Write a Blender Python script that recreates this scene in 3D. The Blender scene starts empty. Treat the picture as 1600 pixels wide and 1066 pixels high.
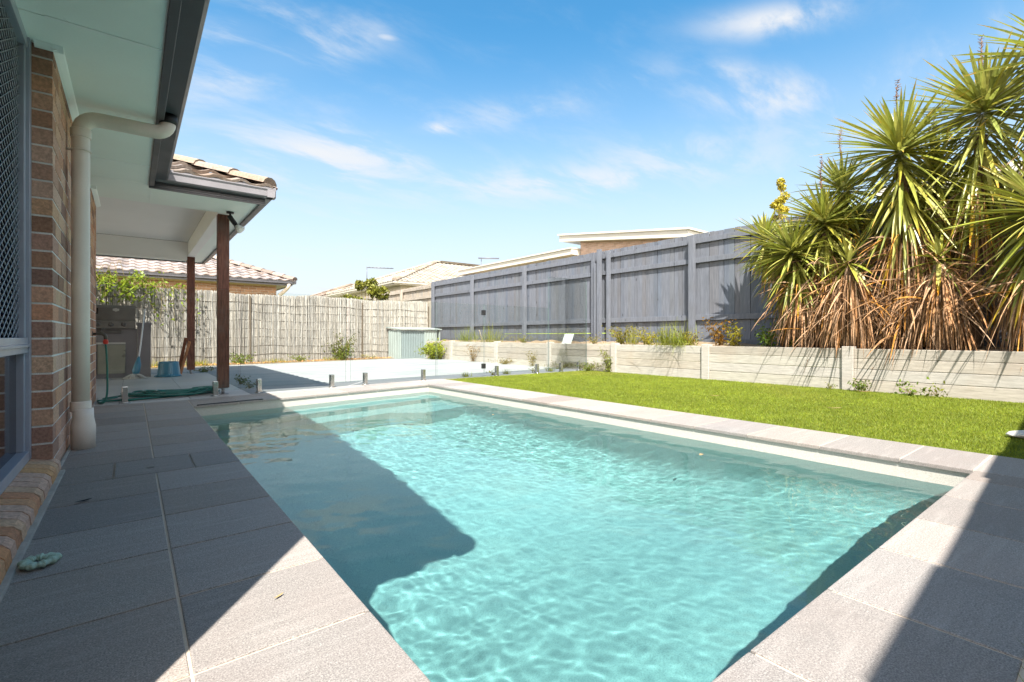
import bpy, bmesh, math, random
import numpy as np
from mathutils import Vector, Matrix, noise
random.seed(7)
R = math.radians
SC = bpy.context.scene
COL = SC.collection
# ------------------------------------------------------------------ camera
H = 0.68                      # low tripod; +Y runs along the house, +X towards the paling fence
YAW = R(38.2)
cd = bpy.data.cameras.new('camera')
cd.sensor_width = 36.0
cd.lens = 755.0 / 1600.0 * 36.0
cd.shift_y = -8.0 / 1600.0
cd.clip_start = 0.02; cd.clip_end = 2000
cam = bpy.data.objects.new('camera', cd); COL.objects.link(cam)
cam.location = (0, 0, H); cam.rotation_euler = (R(90), 0, -YAW)
SC.camera = cam
# ------------------------------------------------------------------ render settings
SC.view_settings.view_transform = 'Standard'
SC.view_settings.look = 'None'
SC.view_settings.gamma = 1.0
SC.view_settings.use_curve_mapping = False
SC.view_settings.exposure = 1.56
SC.render.engine = 'CYCLES'
cy = SC.cycles
cy.use_denoising = True
cy.max_bounces = 14; cy.transparent_max_bounces = 24; cy.transmission_bounces = 10; cy.glossy_bounces = 5; cy.diffuse_bounces = 6
cy.sample_clamp_indirect = 4.0
cy.caustics_refractive = True; cy.caustics_reflective = True
# ------------------------------------------------------------------ sun
SUN = Vector((-0.44, -0.565, 1.0)).normalized()
EL = math.asin(SUN.z)
sd = bpy.data.lights.new('sun', 'SUN'); sd.energy = 5.0; sd.angle = R(0.53); sd.color = (1.0, 0.955, 0.89)
sun = bpy.data.objects.new('sun', sd); COL.objects.link(sun)
sun.location = SUN * 30
sun.rotation_euler = (-SUN).to_track_quat('-Z', 'Y').to_euler()
sd.cycles.is_caustics_light = True
# ------------------------------------------------------------------ sky
W = bpy.data.worlds.new('World'); SC.world = W; W.use_nodes = True
nt = W.node_tree; nt.nodes.clear()
def wn(t, **kw):
    n = nt.nodes.new(t)
    for k, v in kw.items():
        setattr(n, k, v)
    return n
def wl(a, b): nt.links.new(a, b)
def wmath(op, a, b=None, c=None, clamp=False):
    n = wn('ShaderNodeMath', operation=op, use_clamp=clamp)
    for i, x in enumerate((a, b, c)):
        if x is None: continue
        if isinstance(x, (int, float)): n.inputs[i].default_value = x
        else: wl(x, n.inputs[i])
    return n.outputs[0]
sky = wn('ShaderNodeTexSky'); sky.sky_type = 'NISHITA'; sky.sun_disc = False
sky.sun_elevation = EL; sky.sun_rotation = math.atan2(SUN.x, SUN.y)
sky.air_density = 1.0; sky.dust_density = 0.6; sky.ozone_density = 2.0; sky.altitude = 50
tc = wn('ShaderNodeTexCoord')
sep = wn('ShaderNodeSeparateXYZ'); wl(tc.outputs['Generated'], sep.inputs[0])
zc = wmath('MAXIMUM', sep.outputs[2], 0.0)
den = wmath('ADD', zc, 0.16)
# clouds lie on a plane high above: direction / height
px_ = wmath('DIVIDE', sep.outputs[0], den); py_ = wmath('DIVIDE', sep.outputs[1], den)
cmb = wn('ShaderNodeCombineXYZ'); wl(px_, cmb.inputs[0]); wl(py_, cmb.inputs[1])
mp = wn('ShaderNodeMapping'); mp.inputs['Rotation'].default_value = (0, 0, R(52)); mp.inputs['Scale'].default_value = (0.75, 1.7, 1)
mp.inputs['Location'].default_value = (2.3, 0.7, 0)
wl(cmb.outputs[0], mp.inputs[0])
n1 = wn('ShaderNodeTexNoise'); n1.inputs['Scale'].default_value = 2.7; n1.inputs['Detail'].default_value = 10; n1.inputs['Roughness'].default_value = 0.62; n1.inputs['Distortion'].default_value = 0.35
wl(mp.outputs[0], n1.inputs['Vector'])
n2 = wn('ShaderNodeTexNoise'); n2.inputs['Scale'].default_value = 0.7; n2.inputs['Detail'].default_value = 3
wl(cmb.outputs[0], n2.inputs['Vector'])
cl = wmath('MULTIPLY', n1.outputs[0], wmath('ADD', n2.outputs[0], 0.45))
cr = wn('ShaderNodeMapRange'); cr.inputs['From Min'].default_value = 0.47; cr.inputs['From Max'].default_value = 0.80
cr.interpolation_type = 'SMOOTHSTEP'
wl(cl, cr.inputs['Value'])
# thin veil thickening to the horizon
vr = wn('ShaderNodeMapRange'); vr.interpolation_type = 'SMOOTHSTEP'; vr.inputs['From Min'].default_value = 0.0; vr.inputs['From Max'].default_value = 0.56; vr.inputs['To Min'].default_value = 0.97; vr.inputs['To Max'].default_value = 0.0; wl(zc, vr.inputs['Value']); veil = vr.outputs[0]
# individual wisps: direction (azimuth, elevation) with soft elliptical bounds, broken up by the noise
az = wmath('ARCTAN2', sep.outputs[0], sep.outputs[1]); el = wmath('ARCSINE', sep.outputs[2])
CL = [(0.149, 0.5021, 0.09, 0.0262, 0.209, 0.75), (0.2715, 0.5029, 0.1354, 0.0362, 0.384, 0.7), (0.211, 0.5409, 0.1153, 0.0199, 0.087, 0.4), (1.1642, 0.521, 0.1043, 0.0223, -0.14, 0.95), (1.1693, 0.4105, 0.1343, 0.036, -0.209, 0.7), (1.1008, 0.4578, 0.0785, 0.0196, -0.349, 0.5), (1.3925, 0.4027, 0.1689, 0.0308, 0.209, 0.62), (1.2788, 0.3484, 0.0958, 0.0344, 0.0, 0.45), (0.5065, 0.3996, 0.0527, 0.0125, 0.105, 0.85), (0.3116, 0.3402, 0.1956, 0.0609, 0.07, 0.55), (0.7723, 0.3062, 0.4087, 0.0359, 0.035, 0.4), (0.7328, 0.4441, 0.2848, 0.031, 0.175, 0.32), (0.1195, 0.4202, 0.0927, 0.0403, 0.349, 0.45), (0.4115, 0.5393, 0.0208, 0.0057, 0.0, 0.6), (0.9865, 0.3441, 0.2292, 0.0339, 0.087, 0.3)]
wisp = None
brk = wn('ShaderNodeMapRange'); brk.inputs['From Min'].default_value = 0.40; brk.inputs['From Max'].default_value = 0.62; brk.interpolation_type = 'SMOOTHSTEP'; wl(n1.outputs[0], brk.inputs['Value'])
for a0, e0, ra, re, tilt, amt in CL:
    ca, sa = math.cos(tilt), math.sin(tilt)
    dx = wmath('MULTIPLY', wmath('SUBTRACT', az, a0), math.cos(e0)); dy = wmath('SUBTRACT', el, e0)
    p = wmath('DIVIDE', wmath('ADD', wmath('MULTIPLY', dx, ca), wmath('MULTIPLY', dy, sa)), ra)
    q = wmath('DIVIDE', wmath('SUBTRACT', wmath('MULTIPLY', dy, ca), wmath('MULTIPLY', dx, sa)), re)
    r2 = wmath('ADD', wmath('MULTIPLY', p, p), wmath('MULTIPLY', q, q))
    m = wmath('MULTIPLY', wmath('EXPONENT', wmath('MULTIPLY', r2, -1.1)), amt)
    wisp = m if wisp is None else wmath('MAXIMUM', wisp, m)
wisp = wmath('MULTIPLY', wisp, wmath('ADD', wmath('MULTIPLY', brk.outputs[0], 0.9), 0.1))
# unseen broken cloud added behind the camera, bright enough to fill the shade
bk = wmath('MAXIMUM', wmath('ADD', wmath('MULTIPLY', sep.outputs[0], -0.55), wmath('MULTIPLY', sep.outputs[1], -0.83)), 0.0)
back = wmath('MULTIPLY', wmath('MULTIPLY', wmath('POWER', bk, 0.6), wmath('ADD', wmath('MULTIPLY', cr.outputs[0], 0.5), 0.55)), 0.9)
front = wmath('MULTIPLY', wmath('MULTIPLY', cr.outputs[0], 0.14), wmath('SUBTRACT', 1.0, bk))
cover = wmath('MINIMUM', wmath('ADD', wmath('ADD', veil, front), wmath('ADD', wisp, back)), 0.96)
mixc = wn('ShaderNodeMix', data_type='RGBA')
hsv = wn('ShaderNodeHueSaturation'); hsv.inputs['Saturation'].default_value = 1.18; hsv.inputs['Value'].default_value = 0.66
tint = wn('ShaderNodeMix', data_type='RGBA', blend_type='MULTIPLY'); tint.inputs['Factor'].default_value = 1.0; tint.inputs['B'].default_value = (0.74, 0.97, 0.93, 1); wl(sky.outputs[0], tint.inputs['A']); wl(tint.outputs['Result'], hsv.inputs['Color'])
wl(cover, mixc.inputs['Factor']); wl(hsv.outputs[0], mixc.inputs['A'])
ccol = wn('ShaderNodeMix', data_type='RGBA'); wl(bk, ccol.inputs['Factor'])
ccol.inputs['A'].default_value = (2.05, 2.10, 2.18, 1); ccol.inputs['B'].default_value = (17.0, 15.4, 13.8, 1)
wl(ccol.outputs['Result'], mixc.inputs['B'])
bg = wn('ShaderNodeBackground'); bg.inputs['Strength'].default_value = 0.15
wl(mixc.outputs['Result'], bg.inputs['Color'])
wo = wn('ShaderNodeOutputWorld'); wl(bg.outputs[0], wo.inputs['Surface'])
# ------------------------------------------------------------------ helpers
def tag(o, label=None, cat=None, group=None, kind=None):
    if label: o['label'] = label
    if cat: o['category'] = cat
    if group: o['group'] = group
    if kind: o['kind'] = kind
    return o
def empty(name, loc=(0, 0, 0), rz=0.0):
    o = bpy.data.objects.new(name, None); COL.objects.link(o)
    o.location = loc; o.rotation_euler = (0, 0, rz); o.empty_display_size = 0.1
    return o
def obj(name, bm, mat, parent=None, smooth=False, recalc=True):
    me = bpy.data.meshes.new(name)
    if recalc: bmesh.ops.recalc_face_normals(bm, faces=bm.faces)
    bm.to_mesh(me); bm.free()
    if smooth:
        me.shade_smooth()
    o = bpy.data.objects.new(name, me); COL.objects.link(o)
    for m in (mat if isinstance(mat, (list, tuple)) else [mat]): me.materials.append(m)
    if parent: o.parent = parent
    return o
def mesh_obj(name, verts, faces, mat, parent=None, smooth=False):
    me = bpy.data.meshes.new(name); me.from_pydata(verts, [], faces); me.update()
    if smooth: me.shade_smooth()
    o = bpy.data.objects.new(name, me); COL.objects.link(o)
    for m in (mat if isinstance(mat, (list, tuple)) else [mat]): me.materials.append(m)
    if parent: o.parent = parent
    return o
def copy_tree(o, parent=None):
    c = o.copy(); COL.objects.link(c); c.parent = parent
    for ch in list(o.children): copy_tree(ch, c)
    return c
def NB(): return bmesh.new()
def box(bm, x0, x1, y0, y1, z0, z1, bev=0.0, M=None, mi=0):
    v = [bm.verts.new(p) for p in ((x0,y0,z0),(x1,y0,z0),(x1,y1,z0),(x0,y1,z0),(x0,y0,z1),(x1,y0,z1),(x1,y1,z1),(x0,y1,z1))]
    fs = [bm.faces.new([v[i] for i in f]) for f in ((0,3,2,1),(4,5,6,7),(0,1,5,4),(1,2,6,5),(2,3,7,6),(3,0,4,7))]
    for f in fs: f.material_index = mi
    vs = v
    if bev > 0:
        es = list({e for f in fs for e in f.edges})
        r = bmesh.ops.bevel(bm, geom=es, offset=bev, segments=2, affect='EDGES', profile=0.6)
        vs = list({x for f in r['faces'] for x in f.verts} | {x for x in v if x.is_valid})
    if M is not None: bmesh.ops.transform(bm, matrix=M, verts=vs)
    return vs
def prism(bm, poly, z0, z1, bev=0.0, mi=0):
    """poly: list of (x, y); extruded from z0 to z1"""
    a = [bm.verts.new((p[0], p[1], z0)) for p in poly]; b = [bm.verts.new((p[0], p[1], z1)) for p in poly]
    n = len(poly); fs = [bm.faces.new(a[::-1]), bm.faces.new(b)]
    for i in range(n):
        fs.append(bm.faces.new([a[i], a[(i+1) % n], b[(i+1) % n], b[i]]))
    for f in fs: f.material_index = mi
    if bev:
        es = list({e for f in fs for e in f.edges if abs(e.verts[0].co.z - z1) < 1e-6 and abs(e.verts[1].co.z - z1) < 1e-6})
        bmesh.ops.bevel(bm, geom=es, offset=bev, segments=2, affect='EDGES', profile=0.6)
def extrude_poly(bm, pts, vec, mi=0):
    """pts: 3D planar polygon, swept along vec into a closed solid"""
    vec = Vector(vec)
    a = [bm.verts.new(p) for p in pts]; b = [bm.verts.new(Vector(p) + vec) for p in pts]
    n = len(pts); fs = [bm.faces.new(a[::-1]), bm.faces.new(b)]
    for i in range(n): fs.append(bm.faces.new([a[i], a[(i+1) % n], b[(i+1) % n], b[i]]))
    for f in fs: f.material_index = mi
def tube(bm, pts, r, seg=10, cap=True, mi=0, closed=False):
    pts = [Vector(p) for p in pts]; n = len(pts)
    rr = r if isinstance(r, (list, tuple)) else [r] * n
    rings = []; prev = None
    for i, p in enumerate(pts):
        if closed: t = (pts[(i+1) % n] - pts[i-1])
        else: t = (pts[min(i+1, n-1)] - pts[max(i-1, 0)])
        if t.length < 1e-9: t = Vector((0, 0, 1))
        t.normalize()
        if prev is None:
            ref = Vector((0, 0, 1)) if abs(t.z) < 0.9 else Vector((1, 0, 0))
            u = t.cross(ref).normalized()
        else:
            u = prev - t * prev.dot(t)
            if u.length < 1e-6: u = t.cross(Vector((0, 0, 1)))
            u.normalize()
        prev = u; w = t.cross(u)
        rings.append([bm.verts.new(p + (u * math.cos(2*math.pi*k/seg) + w * math.sin(2*math.pi*k/seg)) * rr[i]) for k in range(seg)])
    m = n if closed else n - 1
    for i in range(m):
        a = rings[i]; b = rings[(i+1) % n]
        for k in range(seg):
            f = bm.faces.new([a[k], a[(k+1) % seg], b[(k+1) % seg], b[k]]); f.smooth = True; f.material_index = mi
    if cap and not closed:
        for ring in (rings[0][::-1], rings[-1]):
            f = bm.faces.new(ring); f.material_index = mi
def lathe(bm, prof, seg=24, M=None, mi=0):
    """prof: list of (r, z)"""
    rings = []; vs = []
    for r, z in prof:
        ring = [bm.verts.new((r*math.cos(2*math.pi*k/seg), r*math.sin(2*math.pi*k/seg), z)) for k in range(seg)]
        rings.append(ring); vs += ring
    for i in range(len(prof)-1):
        for k in range(seg):
            f = bm.faces.new([rings[i][k], rings[i][(k+1) % seg], rings[i+1][(k+1) % seg], rings[i+1][k]]); f.smooth = True; f.material_index = mi
    for ring, rv in ((rings[0], True), (rings[-1], False)):
        f = bm.faces.new(ring[::-1] if rv else ring); f.material_index = mi
    if M is not None: bmesh.ops.transform(bm, matrix=M, verts=vs)
def smooth_path(pts, n=8):
    pts = [Vector(p) for p in pts]; out = []
    for i in range(len(pts)-1):
        p0 = pts[max(i-1, 0)]; p1 = pts[i]; p2 = pts[i+1]; p3 = pts[min(i+2, len(pts)-1)]
        for k in range(n):
            t = k / n
            out.append(0.5*((2*p1) + (-p0+p2)*t + (2*p0-5*p1+4*p2-p3)*t*t + (-p0+3*p1-3*p2+p3)*t*t*t))
    out.append(pts[-1]); return out
# ------------------------------------------------------------------ materials
class NT:
    def __init__(s, name):
        s.m = bpy.data.materials.new(name); s.m.use_nodes = True; s.t = s.m.node_tree; s.t.nodes.clear()
        s.out = s.n('ShaderNodeOutputMaterial'); s.b = s.n('ShaderNodeBsdfPrincipled'); s.l(s.b.outputs[0], s.out.inputs['Surface'])
        s.obc = None
    def n(s, t, **kw):
        x = s.t.nodes.new(t)
        for k, v in kw.items(): setattr(x, k, v)
        return x
    def l(s, a, b): s.t.links.new(a, b)
    def set(s, inp, v):
        if isinstance(v, (int, float)): inp.default_value = v
        elif isinstance(v, (tuple, list)): inp.default_value = tuple(v) + ((1,) if len(v) == 3 and len(inp.default_value) == 4 else ())
        else: s.l(v, inp)
    def coord(s, kind='Object', scale=(1, 1, 1), rot=(0, 0, 0), loc=(0, 0, 0)):
        if s.obc is None: s.obc = s.n('ShaderNodeTexCoord')
        src = s.obc.outputs[kind] if kind != 'World' else s.n('ShaderNodeNewGeometry').outputs['Position']
        mp = s.n('ShaderNodeMapping'); mp.inputs['Scale'].default_value = scale; mp.inputs['Rotation'].default_value = rot; mp.inputs['Location'].default_value = loc
        s.l(src, mp.inputs[0]); return mp.outputs[0]
    def noise(s, vec, scale, detail=4, rough=0.55, dist=0.0, out=0):
        x = s.n('ShaderNodeTexNoise'); s.l(vec, x.inputs['Vector'])
        x.inputs['Scale'].default_value = scale; x.inputs['Detail'].default_value = detail; x.inputs['Roughness'].default_value = rough; x.inputs['Distortion'].default_value = dist
        return x.outputs[out]
    def rng(s, v, a, b, c=0.0, d=1.0, smooth=False):
        x = s.n('ShaderNodeMapRange'); s.l(v, x.inputs['Value'])
        for i, q in zip(('From Min', 'From Max', 'To Min', 'To Max'), (a, b, c, d)): x.inputs[i].default_value = q
        if smooth: x.interpolation_type = 'SMOOTHSTEP'
        return x.outputs[0]
    def mix(s, f, a, b, mode='MIX'):
        x = s.n('ShaderNodeMix', data_type='RGBA', blend_type=mode)
        s.set(x.inputs['Factor'], f); s.set(x.inputs['A'], a); s.set(x.inputs['B'], b); return x.outputs['Result']
    def math(s, op, a, b=0.0, c=0.0, clamp=False):
        x = s.n('ShaderNodeMath', operation=op, use_clamp=clamp)
        for i, q in enumerate((a, b, c)): s.set(x.inputs[i], q)
        return x.outputs[0]
    def ramp(s, v, stops):
        x = s.n('ShaderNodeValToRGB'); s.l(v, x.inputs[0]); e = x.color_ramp.elements
        while len(e) < len(stops): e.new(0.5)
        for el, (p, c) in zip(e, stops): el.position = p; el.color = tuple(c) + (1,)
        return x.outputs[0]
    def bump(s, h, strength=0.3, dist=0.01, normal=None):
        x = s.n('ShaderNodeBump'); x.inputs['Strength'].default_value = strength; x.inputs['Distance'].default_value = dist
        s.l(h, x.inputs['Height'])
        if normal is not None: s.l(normal, x.inputs['Normal'])
        return x.outputs[0]
    def done(s, col=None, rough=0.6, nrm=None, spec=None, metal=None, **kw):
        if col is not None: s.set(s.b.inputs['Base Color'], col)
        s.set(s.b.inputs['Roughness'], rough)
        if nrm is not None: s.l(nrm, s.b.inputs['Normal'])
        if spec is not None: s.set(s.b.inputs['Specular IOR Level'], spec)
        if metal is not None: s.set(s.b.inputs['Metallic'], metal)
        return s.m
def paint(name, col, rough=0.5, var=0.12, scale=6.0, bump=0.04, metal=0.0, spec=0.5, fine=120):
    """painted / plain surface: base colour with slight mottling, dust and fine bump"""
    t = NT(name); v = t.coord('World')
    n1 = t.noise(v, scale, 5); n2 = t.noise(v, fine, 3)
    c = t.mix(t.rng(n1, 0.3, 0.7), [x*(1-var) for x in col], [min(1, x*(1+var)) for x in col])
    c = t.mix(t.rng(n2, 0.35, 0.65, 0, 0.5), c, [x*(1-var*1.2) for x in col])
    r = t.rng(n1, 0.3, 0.7, max(0.02, rough-0.08), min(1, rough+0.08))
    return t.done(c, r, t.bump(n2, bump*5, 0.002), spec=spec, metal=metal)
# ------------------------------------------------------------------ ground, paving, pool
P1 = (0.467, 5.57); P2 = (3.274, 6.066); P3 = (3.349, 0.478); P4 = (0.467, 0.515)      # inner edge of the coping
WZ = -0.105                                                                             # water level
def offs(poly, d):
    """outset a convex ccw polygon by d"""
    n = len(poly); out = []
    for i in range(n):
        a = Vector(poly[i-1]); b = Vector(poly[i]); c = Vector(poly[(i+1) % n])
        e1 = (b-a).normalized(); e2 = (c-b).normalized()
        n1 = Vector((e1.y, -e1.x)); n2 = Vector((e2.y, -e2.x))
        k = (n1+n2); k = k / (1 + n1.dot(n2))
        out.append(tuple(b + k*d))
    return out
POOL = [P4, P3, P2, P1]                         # counter-clockwise
SHELL = offs(POOL, 0.016)
def granite(name, base=(0.312, 0.280, 0.252)):
    t = NT(name); v = t.coord('World')
    sp = t.noise(v, 270, 3, 0.75); sp2 = t.noise(v, 90, 4, 0.65); big = t.noise(v, 2.6, 5, 0.6)
    g = t.n('ShaderNodeVertexColor'); g.layer_name = 'tone'
    c = t.mix(t.rng(sp, 0.36, 0.64), [x*0.35 for x in base], [x*1.50 for x in base])
    c = t.mix(t.rng(sp2, 0.38, 0.62, 0, 0.4), c, [x*0.62 for x in base])
    c = t.mix(t.rng(big, 0.40, 0.75, 0, 0.40), c, (0.29, 0.23, 0.20), 'MIX')
    st = t.noise(t.coord('World', (1.5, 14, 1), (0, 0, R(-18))), 2.2, 5, 0.6); wet = t.noise(v, 7, 6, 0.7, 1.2)
    c = t.mix(t.rng(wet, 0.56, 0.66, 0, 0.28), c, [x*0.6 for x in base])
    c = t.mix(t.rng(st, 0.52, 0.72, 0, 0.35), c, [min(1, x*1.35) for x in base])
    c = t.mix(1.0, c, g.outputs[0], 'MULTIPLY')
    return t.done(c, t.rng(sp2, 0.3, 0.7, 0.5, 0.75), t.bump(sp, 0.25, 0.001), spec=0.35)
M_GRAN = granite('granite_tile')
M_GROUT = paint('sandy_grout', (0.52, 0.42, 0.32), 0.9, 0.15, 9, 0.3, fine=220)
M_GROUT_DK = paint('grey_grout', (0.20, 0.18, 0.17), 0.9, 0.2, 9, 0.3, fine=220)
def tone_obj(name, bm, mat, parent=None):
    return obj(name, bm, mat, parent)
def tile(bm, x0, x1, y0, y1, z0=-0.022, z1=0.0, gap=0.0036, tone=None, poly=None, bev=0.0015):
    lay = bm.loops.layers.color.get('tone') or bm.loops.layers.color.new('tone')
    n0 = len(bm.faces)
    if poly is None: poly = [(x0+gap, y0+gap), (x1-gap, y0+gap), (x1-gap, y1-gap), (x0+gap, y1-gap)]
    prism(bm, poly, z0, z1, bev)
    bm.faces.ensure_lookup_table()
    k = tone if tone else random.uniform(0.88, 1.06)
    w = random.uniform(-0.012, 0.02)
    for f in bm.faces[n0:]:
        for lp in f.loops: lp[lay] = (k*(1+w), k, k*(1-w), 1)
def lerp(a, b, t): return (a[0]+(b[0]-a[0])*t, a[1]+(b[1]-a[1])*t)
def quad_tile(bm, a, b, c, d, z0=-0.022, gap=0.004, tone=None, bev=0.0015):
    q = offs([a, b, c, d], -gap)
    tile(bm, 0, 0, 0, 0, z0=z0, poly=q, tone=tone, bev=bev)
YJ = [1.16 + 0.365*k for k in range(-2, 13)]     # joints across the left paving
YEND = 5.57
bm = NB()
ys = [0.13] + [y for y in YJ if y < 5.45] + [5.58]
for a, b in zip(ys[:-1], ys[1:]):
    mid = 2.96 < (a+b)/2 < 3.33
    if mid:
        for x0, x1 in ((-0.30, -0.07), (-0.07, 0.26), (0.26, 0.467)): tile(bm, x0, x1, a, b, tone=0.9)
    else:
        tile(bm, -0.42 if b < 3.3 else -0.30, 0.0945, a, b, gap=0.0035); tile(bm, 0.0945, 0.467, a, b, gap=0.0035, bev=0.004)
# far side: two rows behind the pool end, following its slight skew
xs = [0.467 + 0.401*k for k in range(8)] ; xs[-1] = 3.274
def farY(x, o): return P1[1] + (P2[1]-P1[1])*(x-P1[0])/(P2[0]-P1[0]) + o
for a, b in zip(xs[:-1], xs[1:]):
    quad_tile(bm, (a, farY(a, 0)), (b, farY(b, 0)), (b, farY(b, 0.40)), (a, farY(a, 0.40)), bev=0.004)
    quad_tile(bm, (a, farY(a, 0.40)), (b, farY(b, 0.40)), (b, farY(b, 0.62)), (a, farY(a, 0.62)))
for x0, x1 in ((-0.30, 0.0945), (0.0945, 0.467)):
    tile(bm, x0, x1, 5.58, 5.97); tile(bm, x0, x1, 5.97, 6.17)
quad_tile(bm, (3.274, 6.066), (3.87, 6.14), (3.87, 6.52), (3.274, 6.47)); quad_tile(bm, (3.274, 6.47), (3.87, 6.52), (3.87, 6.70), (3.274, 6.686))
# long right coping
yj = [0.478, 0.776, 1.175, 1.62, 2.01, 2.41, 2.82, 3.22, 3.63, 4.03, 4.44, 4.84, 5.25, 5.65, 6.066]
def rx(y): return P3[0] + (P2[0]-P3[0])*(y-P3[1])/(P2[1]-P3[1])
for a, b in zip(yj[:-1], yj[1:]):
    quad_tile(bm, (rx(a), a), (3.87, a), (3.87, b), (rx(b), b), bev=0.005)
# near strip in front of the camera
xj = [0.467, 0.63, 1.05, 1.47, 1.89, 2.31, 2.73, 3.13, 3.35, 3.87]
for a, b in zip(xj[:-1], xj[1:]):
    ya = P4[1]+(P3[1]-P4[1])*(a-P4[0])/(P3[0]-P4[0]); yb = P4[1]+(P3[1]-P4[1])*(b-P4[0])/(P3[0]-P4[0])
    quad_tile(bm, (a, 0.13), (b, 0.13), (b, min(yb, 0.515)), (a, min(ya, 0.515)), bev=0.004)
tag(obj('paving', bm, M_GRAN), kind='structure')
# mortar bed under the tiles: a ring round the shell, its top just under the tile tops
bm = NB()
outer = [(-0.42, 0.125), (3.875, 0.125), (3.875, 6.70), (-0.30, 6.165)]
S = SHELL
def ring_bed(bm, inner, outer, z0, z1):
    n = 4
    for zz, flip in ((z1, False),):
        a = [bm.verts.new((p[0], p[1], zz)) for p in inner]; b = [bm.verts.new((p[0], p[1], zz)) for p in outer]
        for i in range(n): bm.faces.new([a[i], b[i], b[(i+1) % n], a[(i+1) % n]])
    c = [bm.verts.new((p[0], p[1], z0)) for p in outer]
    for i in range(n): bm.faces.new([b[i], c[i], c[(i+1) % n], b[(i+1) % n]])
ring_bed(bm, S, outer, -0.09, -0.0035)
tag(obj('paving_grout', bm, M_GROUT), kind='structure')
# ---- pool shell
def pool_mat():
    t = NT('pool_pebble'); v = t.coord('World')
    sp = t.noise(v, 170, 3, 0.7); b = t.noise(v, 1.7, 4)
    base = (0.50, 0.47, 0.41)
    c = t.mix(t.rng(sp, 0.33, 0.60), (0.34, 0.32, 0.28), base)
    c = t.mix(t.rng(b, 0.35, 0.7, 0, 0.30), c, (0.42, 0.40, 0.36))
    return t.done(c, 0.65, t.bump(sp, 0.4, 0.002), spec=0.3)
M_POOL = pool_mat()
FL = -1.32
bm = NB(); CR = 0.34; nx, ny = 44, 80       # coved floor that shelves up towards the near end
edges_ = []
for i in range(4):
    p = Vector(S[i]); q = Vector(S[(i+1) % 4]); d = (q-p).normalized(); edges_.append((p, Vector((-d.y, d.x))))
gr = []
for j in range(ny+1):
    row = []
    for i in range(nx+1):
        fi = 0.5-0.5*math.cos(math.pi*i/nx); fj = 0.5-0.5*math.cos(math.pi*j/ny)
        a_ = lerp(S[0], S[1], fi); b_ = lerp(S[3], S[2], fi); p = Vector(lerp(a_, b_, fj))
        t_ = min(1.0, max(0.0, (p.y-0.5)/2.1)); base_z = -0.70 + (FL+0.70)*(t_*t_*(3-2*t_))
        z = base_z
        for e_, n_ in edges_:
            dd = max(0.0, (p-e_).dot(n_))
            if dd < CR: z += CR - math.sqrt(max(0.0, CR*CR-(CR-dd)**2))
        row.append(bm.verts.new((p.x, p.y, min(z, -0.35))))
    gr.append(row)
for j in range(ny):
    for i in range(nx):
        f = bm.faces.new([gr[j][i], gr[j][i+1], gr[j+1][i+1], gr[j+1][i]]); f.smooth = True
rim = [gr[0][i] for i in range(nx)] + [gr[j][nx] for j in range(ny)] + [gr[ny][i] for i in range(nx, 0, -1)] + [gr[j][0] for j in range(ny, 0, -1)]
top = [bm.verts.new((v.co.x, v.co.y, -0.004)) for v in rim]; mid_ = [bm.verts.new(v.co) for v in rim]
for i in range(len(rim)):
    j = (i+1) % len(rim); bm.faces.new([top[i], mid_[i], mid_[j], top[j]])
shell = obj('pool_shell', bm, M_POOL, recalc=False); tag(shell, kind='structure')
# steps / bench across the far end with a corner seat
bm = NB()
def fx(t, o):                                     # point on the far shell edge, o metres towards the camera
    a = Vector(S[3]); b = Vector(S[2]); d = (b-a); n = Vector((d.y, -d.x)).normalized()
    return tuple(a + d*t + n*o)
prism(bm, [fx(0.0, 0.34), fx(1.0, 0.34), fx(1.0, -0.0), fx(0.0, -0.0)], -1.3, -0.40, 0.02)
prism(bm, [fx(0.0, 0.66), fx(1.0, 0.66), fx(1.0, 0.345), fx(0.0, 0.345)], -1.3, -0.68, 0.02)
prism(bm, [fx(0.72, 0.95), fx(1.0, 0.95), fx(1.0, 0.665), fx(0.62, 0.665)], -1.3, -0.68, 0.02)
tag(obj('pool_steps', bm, M_POOL), kind='structure')
# ---- water: a closed body with a rippled top
rng_ = np.random.default_rng(3)
NX, NY = 340, 640
S2 = offs(POOL, 0.03); A = np.array(S2[0]); B = np.array(S2[1]); Cc = np.array(S2[2]); D = np.array(S2[3])
u = np.linspace(0, 1, NX)[None, :, None]; v = np.linspace(0, 1, NY)[:, None, None]
XY = (1-v)*((1-u)*A+u*B) + v*((1-u)*D+u*Cc)
X = XY[..., 0]; Y = XY[..., 1]; Z = np.zeros_like(X)
for i in range(110):
    lam = np.exp(rng_.uniform(np.log(0.042), np.log(0.34)))
    th = R(35) + rng_.normal(0, 0.9); k = 2*np.pi/lam
    amp = 0.000028 * (lam/0.1)**1.0 * (1.7 if lam > 0.11 else 1.0)
    ph = rng_.uniform(0, 6.28)
    q = k*(X*np.cos(th)+Y*np.sin(th))
    Z += amp*np.sin(q+ph+0.9*np.sin(1.7*X*rng_.uniform(0.5, 2)+2.1*Y*rng_.uniform(0.5, 2)+ph))
for lam, th, amp, ph in ((0.9, 0.5, .0009, .3), (0.62, -0.4, .0006, 2.), (0.45, 1.3, .0004, 1.)):
    Z += amp*np.sin(2*np.pi/lam*(X*np.cos(th)+Y*np.sin(th))+ph+0.8*np.sin(1.3*X-0.9*Y))
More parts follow.
